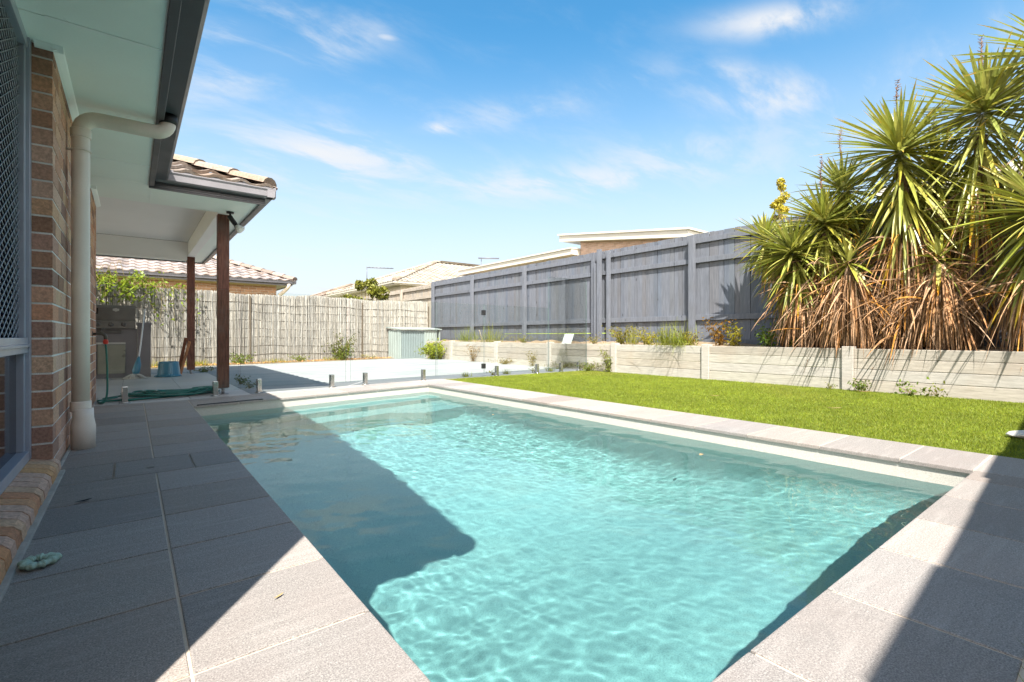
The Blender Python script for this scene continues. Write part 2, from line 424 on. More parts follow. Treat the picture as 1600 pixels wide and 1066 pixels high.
# calmer patches
calm = 0.62+0.38*np.sin(1.3*X+0.9*Y+0.6)*np.sin(0.8*Y-1.1*X+1.9)
Z = WZ + Z*calm
verts = np.stack([X, Y, Z], -1).reshape(-1, 3)
idx = np.arange(NX*NY).reshape(NY, NX)
faces = np.stack([idx[:-1, :-1], idx[:-1, 1:], idx[1:, 1:], idx[1:, :-1]], -1).reshape(-1, 4)
me = bpy.data.meshes.new('pool_water')
me.vertices.add(len(verts)); me.vertices.foreach_set('co', verts.ravel().astype(np.float32))
me.loops.add(faces.size); me.loops.foreach_set('vertex_index', faces.ravel().astype(np.int32))
me.polygons.add(len(faces)); me.polygons.foreach_set('loop_start', np.arange(0, faces.size, 4, dtype=np.int32)); 
me.update(calc_edges=True); me.shade_smooth()
t = NT('pool_water'); t.t.nodes.remove(t.b)
rf = t.n('ShaderNodeBsdfRefraction'); rf.inputs['IOR'].default_value = 1.33; rf.inputs['Roughness'].default_value = 0.0
rf.inputs['Color'].default_value = (0.57, 0.91, 0.955, 1)
gl = t.n('ShaderNodeBsdfGlossy'); gl.inputs['Roughness'].default_value = 0.0
fr = t.n('ShaderNodeFresnel'); fr.inputs['IOR'].default_value = 1.33
ms = t.n('ShaderNodeMixShader'); t.l(fr.outputs[0], ms.inputs[0]); t.l(rf.outputs[0], ms.inputs[1]); t.l(gl.outputs[0], ms.inputs[2])
t.l(ms.outputs[0], t.out.inputs['Surface'])
me.materials.append(t.m)
wob = bpy.data.objects.new('pool_water', me); COL.objects.link(wob); tag(wob, kind='structure')
wob.cycles.is_caustics_caster = True
for n_ in ('pool_shell', 'pool_steps'): bpy.data.objects[n_].cycles.is_caustics_receiver = True
# ------------------------------------------------------------------ shared materials
def toned(name, base, rough=0.7,  nscale=60, dark=0.6, light=1.25, bump=0.3, bdist=0.003, big=3.0, attr='tone', aniso=None, spec=0.3, spots=None, thr=0.0, knots=0.0):
    """base colour x per-piece tone stored in a colour attribute, with grain"""
    t = NT(name); v = t.coord('World', aniso or (1, 1, 1))
    n1 = t.noise(v, nscale, 5, 0.65); n2 = t.noise(t.coord('World'), big, 4, 0.6)
    c = t.mix(t.rng(n1, 0.32, 0.68), [x*dark for x in base], [min(1, x*light) for x in base])
    if spots: c = t.mix(t.rng(n2, 0.5, 0.72, 0, spots[3]), c, spots[:3])
    else: c = t.mix(t.rng(n2, 0.35, 0.7, 0, 0.3), c, [x*dark for x in base])
    if knots:
        vo = t.n('ShaderNodeTexVoronoi'); t.l(t.coord('World', (1, 6.5, 2.6)), vo.inputs['Vector']); vo.inputs['Scale'].default_value = 1.0
        c = t.mix(t.rng(vo.outputs['Distance'], 0.05, 0.13, knots, 0.0, True), c, [x*0.25 for x in base])
    a = t.n('ShaderNodeVertexColor'); a.layer_name = attr
    c = t.mix(1.0, c, a.outputs[0], 'MULTIPLY')
    if thr:
        t.set(t.b.inputs['Subsurface Weight'], 0.0)
        tr = t.n('ShaderNodeBsdfTranslucent'); t.l(c, tr.inputs[0])
        ms = t.n('ShaderNodeMixShader'); ms.inputs[0].default_value = thr
        t.l(t.b.outputs[0], ms.inputs[1]); t.l(tr.outputs[0], ms.inputs[2]); t.l(ms.outputs[0], t.out.inputs['Surface'])
    return t.done(c, rough, t.bump(n1, bump, bdist), spec=spec)
def paint_tone(bm, n0, col):
    lay = bm.loops.layers.color.get('tone') or bm.loops.layers.color.new('tone')
    bm.faces.ensure_lookup_table()
    for f in bm.faces[n0:]:
        for lp in f.loops: lp[lay] = tuple(col) + (1,)
def tbox(bm, x0, x1, y0, y1, z0, z1, col=(1, 1, 1), bev=0.0, M=None):
    n0 = len(bm.faces); r = box(bm, x0, x1, y0, y1, z0, z1, bev, M); paint_tone(bm, n0, col); return r
M_BRICK = toned('clay_brick', (0.60, 0.375, 0.27), 0.85, 75, 0.65, 1.25, 0.8, 0.004, 5.0)
M_MORTAR = paint('pale_mortar', (0.74, 0.71, 0.66), 0.95, 0.15, 12, 0.3, fine=200)
M_SOFFIT = paint('eave_sheet_bounce_tint', (0.87, 0.93, 0.87), 0.6, 0.04, 2.0, 0.02)  # green of light bounced off the pool is mixed into the base colour
M_CEIL = paint('patio_ceiling_paint', (0.88, 0.87, 0.84), 0.6, 0.04, 2.0, 0.02)
M_TRIM = paint('trim_paint', (0.88, 0.92, 0.88), 0.5, 0.04, 4.0, 0.02)
M_SLATE = paint('slate_metal', (0.085, 0.083, 0.092), 0.38, 0.12, 5.0, 0.02, spec=0.5)
M_SLATE_LT = paint('weathered_gutter', (0.20, 0.19, 0.20), 0.42, 0.15, 5.0, 0.02, spec=0.5)
M_PIPE = paint('cream_pvc', (0.70, 0.62, 0.53), 0.42, 0.06, 7.0, 0.02)
M_ALU = paint('blue_grey_aluminium', (0.36, 0.39, 0.45), 0.35, 0.06, 8.0, 0.01, metal=0.3)
M_MESHW = paint('grille_wire', (0.28, 0.30, 0.33), 0.4, 0.08, 8.0, 0.01, metal=0.3)
t = NT('dark_window_glass'); M_DKGLASS = t.done((0.006, 0.006, 0.01), 0.06, t.bump(t.noise(t.coord('World'), 1.5, 2), 0.02, 0.01), spec=0.35)
t = NT('matte_black_backing'); M_DKBACK = t.done((0.008, 0.007, 0.011), 1.0, spec=0.0)
M_TILE = toned('concrete_roof_tile', (0.235, 0.185, 0.15), 0.85, 45, 0.65, 1.3, 0.6, 0.004, 2.5)
M_TILE_PALE = toned('pale_roof_tile', (0.33, 0.29, 0.24), 0.85, 45, 0.75, 1.2, 0.6, 0.004, 2.5)
M_TILE_GREY = toned('greyish_roof_tile', (0.27, 0.225, 0.205), 0.85, 45, 0.7, 1.25, 0.6, 0.004, 2.5)
def wood(name, base, rough=0.6, dark=0.45, ns=28, aniso=(6, 6, 0.7), spots=None):
    return toned(name, base, rough, ns/4, dark, 1.35, 0.5, 0.003, 2.5, aniso=aniso, spots=spots)
M_POST = wood('stained_hardwood', (0.16, 0.057, 0.036), 0.5, 0.40, 40, (8, 8, 0.7), spots=(0.16, 0.13, 0.115, 0.6))
BRK = [(1.0, .97, .95), (0.88, .85, .84), (1.08, 1.0, .95), (0.80, .76, .76), (1.12, 1.08, 1.0), (0.94, .88, .84), (1.04, .94, .86), (0.84, .78, .73)]
def bcol():
    c = random.choice(BRK); k = random.uniform(0.88, 1.12); return tuple(x*k for x in c)
CH = 0.0857; MO = 0.0095
def brick_pier(name, parent, xf, y0, y1, z0, z1, depth=0.11, end0=True, bl=0.230):
    """wall of real bricks facing +X; its y0 end shows headers"""
    bm = NB(); z = z0; row = 0
    while z < z1 - 0.01:
        h = min(CH - MO, z1 - z)
        y = y0; first = bl if row % 2 == 0 else 0.110
        while y < y1 - 0.005:
            L = min(first, y1 - y); first = bl
            j = random.uniform(-0.0015, 0.0015)
            tbox(bm, xf-depth+j, xf+j, y+ (0 if y == y0 else 0), y+L, z, z+h, bcol(), bev=0.0022)
            y += L + 0.010
        z += CH; row += 1
    w = obj(name, bm, M_BRICK, parent)
    bm = NB(); box(bm, xf-depth+0.004, xf-0.0035, y0+0.0035, y1-0.0035, z0-0.06, z1-0.001)
    obj('mortar', bm, M_MORTAR, w)
    return w
def brick_tex_mat(name, base, axes='YZ', mortar=(0.5, 0.46, 0.42)):
    t = NT(name); g = t.n('ShaderNodeNewGeometry'); s = t.n('ShaderNodeSeparateXYZ'); t.l(g.outputs['Position'], s.inputs[0])
    c = t.n('ShaderNodeCombineXYZ')
    sm = t.math('ADD', s.outputs[0], s.outputs[1]); t.l(sm, c.inputs[0]); t.l(s.outputs[2], c.inputs[1])
    b = t.n('ShaderNodeTexBrick'); t.l(c.outputs[0], b.inputs['Vector'])
    b.inputs['Scale'].default_value = 1.0; b.inputs['Brick Width'].default_value = 0.24; b.inputs['Row Height'].default_value = CH
    b.inputs['Mortar Size'].default_value = 0.005; b.inputs['Bias'].default_value = -0.1
    b.inputs['Color1'].default_value = tuple(x*1.15 for x in base)+(1,); b.inputs['Color2'].default_value = tuple(x*0.72 for x in base)+(1,); b.inputs['Mortar'].default_value = mortar+(1,)
    n = t.noise(t.coord('World'), 60, 4)
    col = t.mix(t.rng(n, 0.3, 0.7, 0, 0.45), b.outputs[0], [x*0.55 for x in base])
    return t.done(col, 0.9, t.bump(b.outputs['Fac'], -0.5, 0.006), spec=0.2)
M_BRICKTEX = brick_tex_mat('distant_brick', (0.34, 0.20, 0.14))
M_BRICKTAN = brick_tex_mat('tan_brick', (0.40, 0.235, 0.14))

def tiled_plane(name, parent, mat, o, e, up, width, run, pitch, clips=(), tw=0.30, cl=0.33, thick=0.02, res=6, z=None):
    """concrete tile roof plane: o = eave start, e = unit eave direction, up = unit horizontal direction uphill"""
    o = Vector(o); e = Vector(e); up = Vector(up); tp = math.tan(pitch); cp = math.cos(pitch)
    upv = Vector((up.x, up.y, tp)).normalized(); nrm = e.cross(upv).normalized()
    if nrm.z < 0: nrm = -nrm
    S_ = run / cp; rows = int(math.ceil(S_/cl)); cols = int(math.ceil(width/tw))
    bm = NB(); lay = bm.loops.layers.color.new('tone')
    prof = []
    for k in range(res+1):
        f = k/res; prof.append(0.055*tw*math.sin(2*math.pi*f) + (0.03*tw if 0.0 < f < 0.5 else 0.0))
    for r in range(rows):
        s0 = r*cl - (0.03 if r else 0.04); s1 = (r+1)*cl + 0.01
        off = (r % 2)*0.0
        for c in range(cols):
            k_ = random.uniform(0.80, 1.12); w_ = random.uniform(-0.04, 0.04); col = (k_*(1+w_), k_, k_*(1-w_), 1)
            jit = random.uniform(-0.004, 0.004)
            lo = []; hi = []; ed = []
            for k in range(res+1):
                x = (c + k/res)*tw
                if x > width + 1e-6: x = width
                h0 = 0.052 + prof[k] + jit; h1 = 0.018 + prof[k]
                lo.append(bm.verts.new(o + e*x + upv*s0 + nrm*h0)); hi.append(bm.verts.new(o + e*x + upv*s1 + nrm*h1))
                ed.append(bm.verts.new(o + e*x + upv*s0 + nrm*(h0-0.028)))
            for k in range(res):
                for q in ((lo[k], lo[k+1], hi[k+1], hi[k]), (ed[k], ed[k+1], lo[k+1], lo[k])):
                    f = bm.faces.new(q)
                    for lp in f.loops: lp[lay] = col
    # deck beneath keeps light out
    a = [bm.verts.new(o + e*x + upv*s_ + nrm*0.0) for x, s_ in ((0, 0), (width, 0), (width, S_), (0, S_))]
    f = bm.faces.new(a)
    for lp in f.loops: lp[lay] = (0.7, 0.7, 0.7, 1)
    for pc, pn in clips:                            # keep the side pn points to
        bmesh.ops.bisect_plane(bm, geom=list(bm.verts)+list(bm.edges)+list(bm.faces), plane_co=pc, plane_no=-Vector(pn), clear_outer=True)
    return obj(name, bm, mat, parent, recalc=False)
def ridge_tiles(name, parent, mat, a, b, r=0.11, seg=0.38):
    a = Vector(a); b = Vector(b); L = (b-a).length; d = (b-a)/L; n = max(1, int(L/seg)); side = d.cross(Vector((0, 0, 1))).normalized(); up = side.cross(d).normalized()
    bm = NB()
    for i in range(n):
        n0 = len(bm.faces); p = a + d*(i*L/n); q = a + d*((i+1)*L/n + 0.03)
        ri = []
        for pt, rr, lift in ((p, r*1.06, 0.012), (q, r*0.96, 0.0)):
            ri.append([bm.verts.new(pt + side*(math.cos(R(180)*k/6)*rr*1.1) + up*(math.sin(R(180)*k/6)*rr*0.75 + lift)) for k in range(7)])
        for k in range(6): bm.faces.new([ri[0][k], ri[0][k+1], ri[1][k+1], ri[1][k]])
        bm.faces.new(ri[0]); bm.faces.new(ri[1][::-1])
        kk = random.uniform(0.8, 1.1); paint_tone(bm, n0, (kk, kk*0.97, kk*0.93))
    return obj(name, bm, mat, parent)
def gutter_run(bm, a, b, out, z=2.135, h=0.105, w=0.115, mi=0):
    """quad gutter along a->b (2D), 'out' = outward unit 2D"""
    a = Vector((a[0], a[1], 0)); b = Vector((b[0], b[1], 0)); o = Vector((out[0], out[1], 0))
    prof = [(0.0, z), (w*0.72, z), (w*0.86, z+0.012), (w*0.9, z+h*0.62), (w, z+h*0.80), (w, z+h), (w*0.90, z+h), (w*0.88, z+h*0.86), (0.0, z+h*0.86)]
    extrude_poly(bm, [a + o*p + Vector((0, 0, q)) for p, q in prof], b-a, mi)

# ------------------------------------------------------------------ our house
HX = -0.305                                    # face of the brickwork
house = empty('brick_house', (HX, 3.27, 0)); hI = Matrix.Translation((-HX, -3.27, 0))
tag(house, 'single storey brown brick house with dark gutter and post-held patio roof beside the pool', 'house')
hp = []                                        # parts are built in world coordinates and re-based afterwards
w1 = brick_pier('brick_wall', house, HX, 3.27, 4.75, 0.072, 2.10)
w2 = brick_pier('brick_wall', house, HX, 6.07, 6.93, -0.008, 2.10)
# short course under the first pier and plinth
bm = NB()
y = 3.40
while y < 4.75:
    tbox(bm, HX-0.11, HX, y, min(y+0.23, 4.75), 0.0, 0.063, bcol(), 0.002); y += 0.24
obj('base_course', bm, M_BRICK, house)
# recessed wall with the door between the piers, the wall behind and the wing behind the camera
bm = NB()
box(bm, -0.62, -0.43, 0.74, 3.2, 2.08, 2.6); box(bm, -0.60, -0.43, 4.70, 6.12, 0, 2.1)
box(bm, -6.0, HX, 0.74, 0.86, 0, 2.10); box(bm, HX-0.11, HX-0.001, 0.861, 1.15, 0, 2.10)
box(bm, -6.0, HX-0.12, 6.82, 6.93, 0, 2.36)
box(bm, -6.0, -5.85, 0.87, 6.81, 0, 2.10)
obj('rear_wall', bm, M_BRICKTEX, house)
# brick-on-edge sill below the window
bm = NB(); y = 1.18
while y < 3.262:
    n0 = len(bm.faces); c = bcol(); c = (c[0]*1.28, c[1]*1.18, c[2]*1.02); j = random.uniform(-0.002, 0.003)
    prof = [(-0.46, 0.10), (-0.335, 0.075), (-0.302+j, 0.066), (-0.284+j, 0.048), (-0.280+j, 0.012), (-0.46, 0.012)]
    extrude_poly(bm, [(x, y+0.0045, z) for x, z in prof], (0, 0.0765, 0)); paint_tone(bm, n0, c); y += 0.086
o = obj('window_sill', bm, M_BRICK, house)
bm = NB(); extrude_poly(bm, [(-0.45, 1.16, 0.093), (-0.337, 1.16, 0.070), (-0.305, 1.16, 0.060), (-0.289, 1.16, 0.044), (-0.286, 1.16, 0.0), (-0.45, 1.16, 0.0)], (0, 2.11, 0)); obj('mortar', bm, M_MORTAR, o)
bm = NB(); box(bm, -0.42, -0.262, 0.9, 3.30, -0.02, 0.010, 0.004); box(bm, -0.30, -0.285, 3.30, 6.93, -0.02, 0.007, 0.003)
obj('slab_edge', bm, paint('slab_edge_concrete', (0.40, 0.36, 0.31), 0.9, 0.2, 14, 0.3), house)
# window: frame, mid rail, lower glass, security grille over the upper sash
wx = -0.392
win = empty('window', (0, 0, 0)); win.parent = house
bm = NB()
box(bm, wx-0.05, wx+0.012, 3.222, 3.268, 0.09, 2.098, 0.003)
box(bm, wx-0.05, wx+0.010, 1.20, 3.222, 0.088, 0.135, 0.003)
box(bm, wx-0.05, wx+0.004, 1.20, 3.222, 2.045, 2.098, 0.003)
box(bm, wx-0.05, wx+0.006, 1.20, 3.222, 0.600, 0.672, 0.003); box(bm, wx-0.02, wx+0.016, 1.20, 3.222, 0.628, 0.640, 0.002)
box(bm, wx-0.045, wx-0.004, 3.188, 3.2215, 0.136, 0.599, 0.003); box(bm, wx-0.045, wx-0.002, 3.186, 3.2215, 0.673, 2.044, 0.003)
obj('window_frame', bm, M_ALU, win)
bm = NB(); box(bm, wx-0.036, wx-0.030, 1.2, 3.187, 0.13, 0.605); obj('pane', bm, M_DKGLASS, win)
bm = NB(); box(bm, wx-0.045, wx-0.040, 1.2, 3.187, 0.67, 2.05); obj('dark_backing', bm, M_DKBACK, win)  # matte black sheet, stands in for the dark room behind the grille
bm = NB(); dw, dh = 0.085, 0.045; xg = wx-0.022
y0g, y1g, z0g, z1g = 1.9, 3.187, 0.672, 2.046
k = -60
def clipline(p, q):
    # Liang-Barsky to the grille rectangle
    t0, t1 = 0.0, 1.0; dx = q[0]-p[0]; dy = q[1]-p[1]
    for a_, b_ in ((-dx, p[0]-y0g), (dx, y1g-p[0]), (-dy, p[1]-z0g), (dy, z1g-p[1])):
        if abs(a_) < 1e-9:
            if b_ < 0: return None
        else:
            r_ = b_/a_
            if a_ < 0: t0 = max(t0, r_)
            else: t1 = min(t1, r_)
    if t0 >= t1: return None
    return (p[0]+dx*t0, p[1]+dy*t0), (p[0]+dx*t1, p[1]+dy*t1)
for s in (1, -1):
    for k in range(-60, 40):
        p = (y0g + k*dw, z0g if s > 0 else z1g); Lz = (z1g-z0g); q = (p[0] + s*0 + Lz*dw/dh, z1g if s > 0 else z0g)
        c_ = clipline(p, q)
        if c_:
            (a0, a1), (b0, b1) = c_
            xx = xg + (0.002 if s > 0 else -0.002)
            tube(bm, [(xx, a0, a1), (xx, b0, b1)], 0.0023, 4, False)
obj('security_grille', bm, M_MESHW, win)
# eaves: soffit sheets, joints, cornice moulding
SZ = 2.10
bm = NB()
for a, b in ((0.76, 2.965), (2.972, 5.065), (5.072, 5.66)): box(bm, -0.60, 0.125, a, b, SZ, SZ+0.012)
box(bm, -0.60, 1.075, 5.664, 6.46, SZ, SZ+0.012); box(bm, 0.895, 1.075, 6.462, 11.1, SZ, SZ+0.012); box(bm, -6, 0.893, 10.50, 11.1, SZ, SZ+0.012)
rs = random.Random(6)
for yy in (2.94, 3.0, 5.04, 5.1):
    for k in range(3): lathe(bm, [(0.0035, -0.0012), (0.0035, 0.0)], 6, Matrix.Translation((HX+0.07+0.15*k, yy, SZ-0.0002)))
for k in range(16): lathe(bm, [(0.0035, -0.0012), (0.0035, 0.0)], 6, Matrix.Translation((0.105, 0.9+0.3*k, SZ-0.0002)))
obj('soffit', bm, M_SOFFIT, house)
bm = NB()
for yy in (2.9685, 5.0685): box(bm, HX, 0.125, yy-0.012, yy+0.012, SZ-0.003, SZ-0.0002)
box(bm, HX+0.45, HX+0.458, 5.66, 6.46, SZ-0.003, SZ-0.0002)
def mould(a, b, out):
    a = Vector((a[0], a[1], 0)); b = Vector((b[0], b[1], 0)); o_ = Vector((out[0], out[1], 0))
    extrude_poly(bm, [a + o_*p + Vector((0, 0, q)) for p, q in ((0.001, SZ-0.001), (0.001, SZ-0.022), (0.012, SZ-0.018), (0.034, SZ-0.006), (0.040, SZ-0.001))], b-a)
mould((HX, 3.245), (HX, 4.75), (1, 0)); mould((-0.37, 3.267), (HX+0.04, 3.267), (0, -1)); mould((HX, 6.05), (HX, 6.93), (1, 0)); mould((-0.42, 6.067), (HX+0.04, 6.067), (0, -1))
mould((-0.43, 4.76), (-0.43, 6.05), (1, 0))
obj('cornice', bm, M_TRIM, house)
# fascia
bm = NB()
box(bm, 0.126, 0.166, 0.75, 5.662, 2.085, 2.25, 0.003); box(bm, 0.126, 1.115, 5.6635, 5.70, 2.075, 2.20)
for zz in (2.085, 2.105, 2.125, 2.145): box(bm, 0.167, 1.113, 5.655, 5.663, zz, zz+0.012, 0.003)
box(bm, 1.076, 1.115, 5.701, 11.14, 2.075, 2.22); box(bm, -6, 1.113, 11.101, 11.139, 2.08, 2.2)
box(bm, -6, 0.165, 0.752, 0.78, 2.085, 2.25)
obj('fascia', bm, M_SLATE, house)
bm = NB(); extrude_poly(bm, [(0.12, 0.755, 2.251), (-3.4, 0.755, 2.251+3.4*0.40), (-6.0, 0.755, 2.251+0.9*0.40), (-6.0, 0.755, 2.251)], (0, 0.08, 0)); obj('gable', bm, M_CEIL, house)
bm = NB(); gutter_run(bm, (0.1665, 0.70), (0.1665, 5.654), (1, 0), z=2.14, h=0.115, w=0.118)
obj('gutter', bm, M_SLATE, house)
bm = NB(); gutter_run(bm, (0.18, 5.654), (1.20, 5.654), (0, -1), z=2.135, h=0.105, w=0.10)
gutter_run(bm, (1.1155, 5.555), (1.1155, 11.2), (1, 0), z=2.135, h=0.105, w=0.085); obj('gutter', bm, M_SLATE_LT, house)
# roofs
PT = R(22); tp = math.tan(PT); EZ = 2.22
tiled_plane('roof', house, M_TILE, (0.22, 0.72, EZ), (0, 1, 0), (-1, 0, 0), 10.0, 3.6, PT, clips=[((0.28, 5.57, 0), (-1, -1, 0)), ((0.22, 0.72, 0), (0, 1, 0))], res=4)
tiled_plane('roof', house, M_TILE, (1.17, 5.60, EZ), (-1, 0, 0), (0, 1, 0), 6.0, 4.5, PT, clips=[((1.17, 5.60, 0), (-1, -1, 0)), ((0.26, 5.60, 0), (1, 1, 0))], tw=0.23)
tiled_plane('roof', house, M_TILE, (1.17, 5.60, EZ), (0, 1, 0), (-1, 0, 0), 5.6, 2.8, PT, clips=[((1.17, 5.60, 0), (1, 1, 0)), ((1.17, 11.2, 0), (1, -1, 0))])
tiled_plane('roof', house, M_TILE, (1.17, 11.2, EZ), (-1, 0, 0), (0, -1, 0), 6.6, 2.8, PT, clips=[((1.17, 11.2, 0), (-1, 1, 0))], res=4)
# the wing behind the camera, turned a few degrees
WM = Matrix.Translation((1.15, -1.02, 0)) @ Matrix.Rotation(R(2.6), 4, 'Z')
wing = empty('rear_wing', (0, 0, 0)); wing.parent = house
def wadd(o): o.parent = wing; o.matrix_world = WM; return o
rs = random.Random(2); WP = []
bm = NB(); box(bm, -4, 8, -0.62, -0.50, 0, 2.10); WP.append(obj('wall', bm, M_BRICKTEX, wing))
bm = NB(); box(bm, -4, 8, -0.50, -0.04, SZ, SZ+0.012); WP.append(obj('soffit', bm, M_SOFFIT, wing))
bm = NB(); box(bm, -4, 8, -0.039, 0.0, 2.08, 2.24); gutter_run(bm, (-4, 0.001), (8, 0.001), (0, 1), z=2.14, h=0.115, w=0.10); WP.append(obj('gutter', bm, M_SLATE, wing))
WP.append(tiled_plane('roof', wing, M_TILE, (-4, 0.0, EZ), (1, 0, 0), (0, -1, 0), 12.0, 3.0, PT, res=4))
bm = NB(); xk = -4.0                      # unseen tile edge over the gutter, shaped to step its cast shadow
while xk < 8:
    wk = rs.uniform(0.4, 0.95); tbox(bm, xk, xk+wk, -0.05, 0.075+rs.uniform(0, 0.035), 2.262, 2.285, (1, 1, 1)); xk += wk
WP.append(obj('eave_tile', bm, M_TILE, wing))
for o in WP: o.matrix_basis = WM
ridge_tiles('hip_cap', house, M_TILE, (1.15, 5.62, EZ+0.045), (1.15-2.8, 5.62+2.8, EZ+0.045+2.8*tp), r=0.10)
# downpipe
bm = NB(); px0, py0 = -0.243, 3.92
arc = [(px0, py0, 0.235), (px0, py0, 1.0), (px0, py0, 1.90)]
for k in range(1, 7):
    a = R(90)*k/6; arc.append((px0 + 0.085*(1-math.cos(a)), py0, 1.925 + 0.085*math.sin(a)))
arc += [(0.0, py0, 2.012), (0.115, py0, 2.013)]
for k in range(1, 7):
    a = R(90)*k/6; arc.append((0.115 + 0.075*math.sin(a), py0, 2.088 - 0.075*math.cos(a)))
tube(bm, arc, 0.0435, 24)
def ring(bm, p, r, h, seg=28, r2=None): lathe(bm, [(r*0.98, 0), (r, 0.003), (r2 or r, h-0.003), ((r2 or r)*0.98, h)], seg, Matrix.Translation(p))
ring(bm, (px0, py0, 0.225), 0.0505, 0.06); ring(bm, (px0, py0, 1.88), 0.0495, 0.05)
lathe(bm, [(0.058, 0.0), (0.059, 0.135), (0.056, 0.150), (0.050, 0.185), (0.0485, 0.24)], 28, Matrix.Translation((px0+0.012, py0-0.012, 0.0)))
dp = obj('downpipe', bm, M_PIPE, house)
bm = NB(); lathe(bm, [(0.049, 0), (0.05, 0.06)], 24, Matrix.Translation((0.19, py0, 2.078))); obj('gutter_outlet', bm, paint('black_pvc', (0.012, 0.012, 0.014), 0.5, 0.1), dp)
bm = NB(); box(bm, HX, px0, py0-0.02, py0+0.02, 1.80, 1.803); tube(bm, [(px0+0.0475*math.cos(a*0.3), py0+0.0475*math.sin(a*0.3), 1.80) for a in range(21)], 0.004, 5, closed=True); obj('pipe_clip', bm, M_PIPE, dp)
# patio: ceiling, beams, posts
bm = NB(); box(bm, -6, 0.78, 6.47, 10.34, 2.35, 2.36); obj('patio_ceiling', bm, M_CEIL, house)
bm = NB(); box(bm, 0.78, 0.892, 6.462, 10.46, 2.095, 2.348, 0.003); box(bm, -6, 0.778, 10.345, 10.455, 2.03, 2.348, 0.003); box(bm, -6, 0.778, 6.462, 6.50, 2.113, 2.348)
obj('patio_beam', bm, M_CEIL, house)
for (x, y, zt) in ((0.842, 6.56, 2.098), (0.835, 10.40, 2.093)):
    pt = empty('patio_post', (x, y, 0)); pt.parent = house
    bm = NB(); tbox(bm, -0.058, 0.058, -0.058, 0.058, 0.075, zt, (1, 1, 1), 0.004); obj('shaft', bm, M_POST, pt)
    bm = NB(); box(bm, -0.045, 0.045, -0.045, 0.045, 0.066, 0.0745); tube(bm, [(0, 0, -0.004), (0, 0, 0.066)], 0.017, 12); box(bm, -0.05, 0.05, -0.05, 0.05, -0.004, 0.004); obj('stirrup', bm, paint('galvanised_steel', (0.30, 0.30, 0.31), 0.45, 0.15, metal=0.7), pt)
# spotlight under the eave corner
M_BLK = paint('black_plastic', (0.018, 0.018, 0.02), 0.4, 0.1)
sp = empty('spotlight', (0.885, 6.34, 2.098)); sp.scale = (.85, .85, .85); sp.parent = house
bm = NB(); lathe(bm, [(0.045, -0.02), (0.045, 0.0)], 16); tube(bm, [(0, 0, -0.02), (0, 0, -0.07)], 0.012, 8)
tube(bm, [(-0.01, 0.0, -0.06), (0.055, -0.03, -0.16)], [0.032, 0.03], 12); tube(bm, [(0.055, -0.03, -0.16), (0.078, -0.04, -0.20)], [0.026, 0.034], 12); obj('lamp_holder', bm, M_BLK, sp)
bm = NB(); d_ = Vector((0.7, -0.35, -0.75)).normalized(); q_ = d_.to_track_quat('Z', 'Y').to_matrix().to_4x4()
lathe(bm, [(0.030, 0), (0.045, 0.035), (0.058, 0.07), (0.060, 0.078), (0.052, 0.088), (0.02, 0.094)], 20, Matrix.Translation((0.070, -0.037, -0.185)) @ q_)
obj('bulb', bm, paint('frosted_glass', (0.62, 0.64, 0.62), 0.15, 0.05), sp)
for ch in house.children: ch.matrix_parent_inverse = hI
# ------------------------------------------------------------------ ground sheets
def soil(name, a, b, sc=14):
    t = NT(name); v = t.coord('World'); n = t.noise(v, sc, 6, 0.65); m = t.noise(v, 1.3, 3)
    c = t.mix(t.rng(n, 0.3, 0.7), a, b); c = t.mix(t.rng(m, 0.4, 0.7, 0, 0.5), c, [x*0.7 for x in a])
    return t.done(c, 0.95, t.bump(n, 0.8, 0.02), spec=0.1)
M_SOIL = soil('dry_soil', (0.16, 0.11, 0.075), (0.34, 0.26, 0.17))
M_GROUND = soil('far_ground', (0.20, 0.17, 0.11), (0.16, 0.19, 0.07), 3)
bm = NB(); n = 4; inn = offs([(-0.6, 0.3), (4.0, 0.3), (4.0, 7.0), (-0.6, 7.0)], 0); out = [(-500, -500), (500, -500), (500, 500), (-500, 500)]
a = [bm.verts.new((p[0], p[1], -0.10)) for p in inn]; b = [bm.verts.new((p[0], p[1], -0.10)) for p in out]
for i in range(4): bm.faces.new([a[i], b[i], b[(i+1) % 4], a[(i+1) % 4]])
g = obj('ground', bm, M_GROUND); tag(g, kind='structure')
# lawn base and blades
def quads_mesh(name, verts, nper, mat, tones=None, parent=None, smooth=False):
    """verts: (N, nper, 3) one polygon each; tones: (N, 3)"""
    verts = np.asarray(verts, dtype=np.float32); N = len(verts)
    me = bpy.data.meshes.new(name); me.vertices.add(N*nper); me.vertices.foreach_set('co', verts.ravel())
    me.loops.add(N*nper); me.loops.foreach_set('vertex_index', np.arange(N*nper, dtype=np.int32))
    me.polygons.add(N); me.polygons.foreach_set('loop_start', np.arange(0, N*nper, nper, dtype=np.int32)); me.update(calc_edges=True)
    if tones is not None:
        ca = me.color_attributes.new('tone', 'FLOAT_COLOR', 'CORNER')
        c = np.ones((N, nper, 4), dtype=np.float32); c[:, :, :3] = np.asarray(tones, dtype=np.float32)[:, None, :]
        ca.data.foreach_set('color', c.ravel())
    me.materials.append(mat)
    o = bpy.data.objects.new(name, me); COL.objects.link(o)
    if parent: o.parent = parent
    return o
t = NT('lawn_thatch'); v = t.coord('World'); n1 = t.noise(v, 60, 4); M_THATCH = t.done(t.mix(n1, (0.06, 0.08, 0.012), (0.12, 0.14, 0.02)), 0.9, t.bump(n1, 0.8, 0.01), spec=0.1)
lawn_poly = [(3.882, -1.55), (7.24, -1.55), (7.24, 6.70), (3.882, 6.66)]
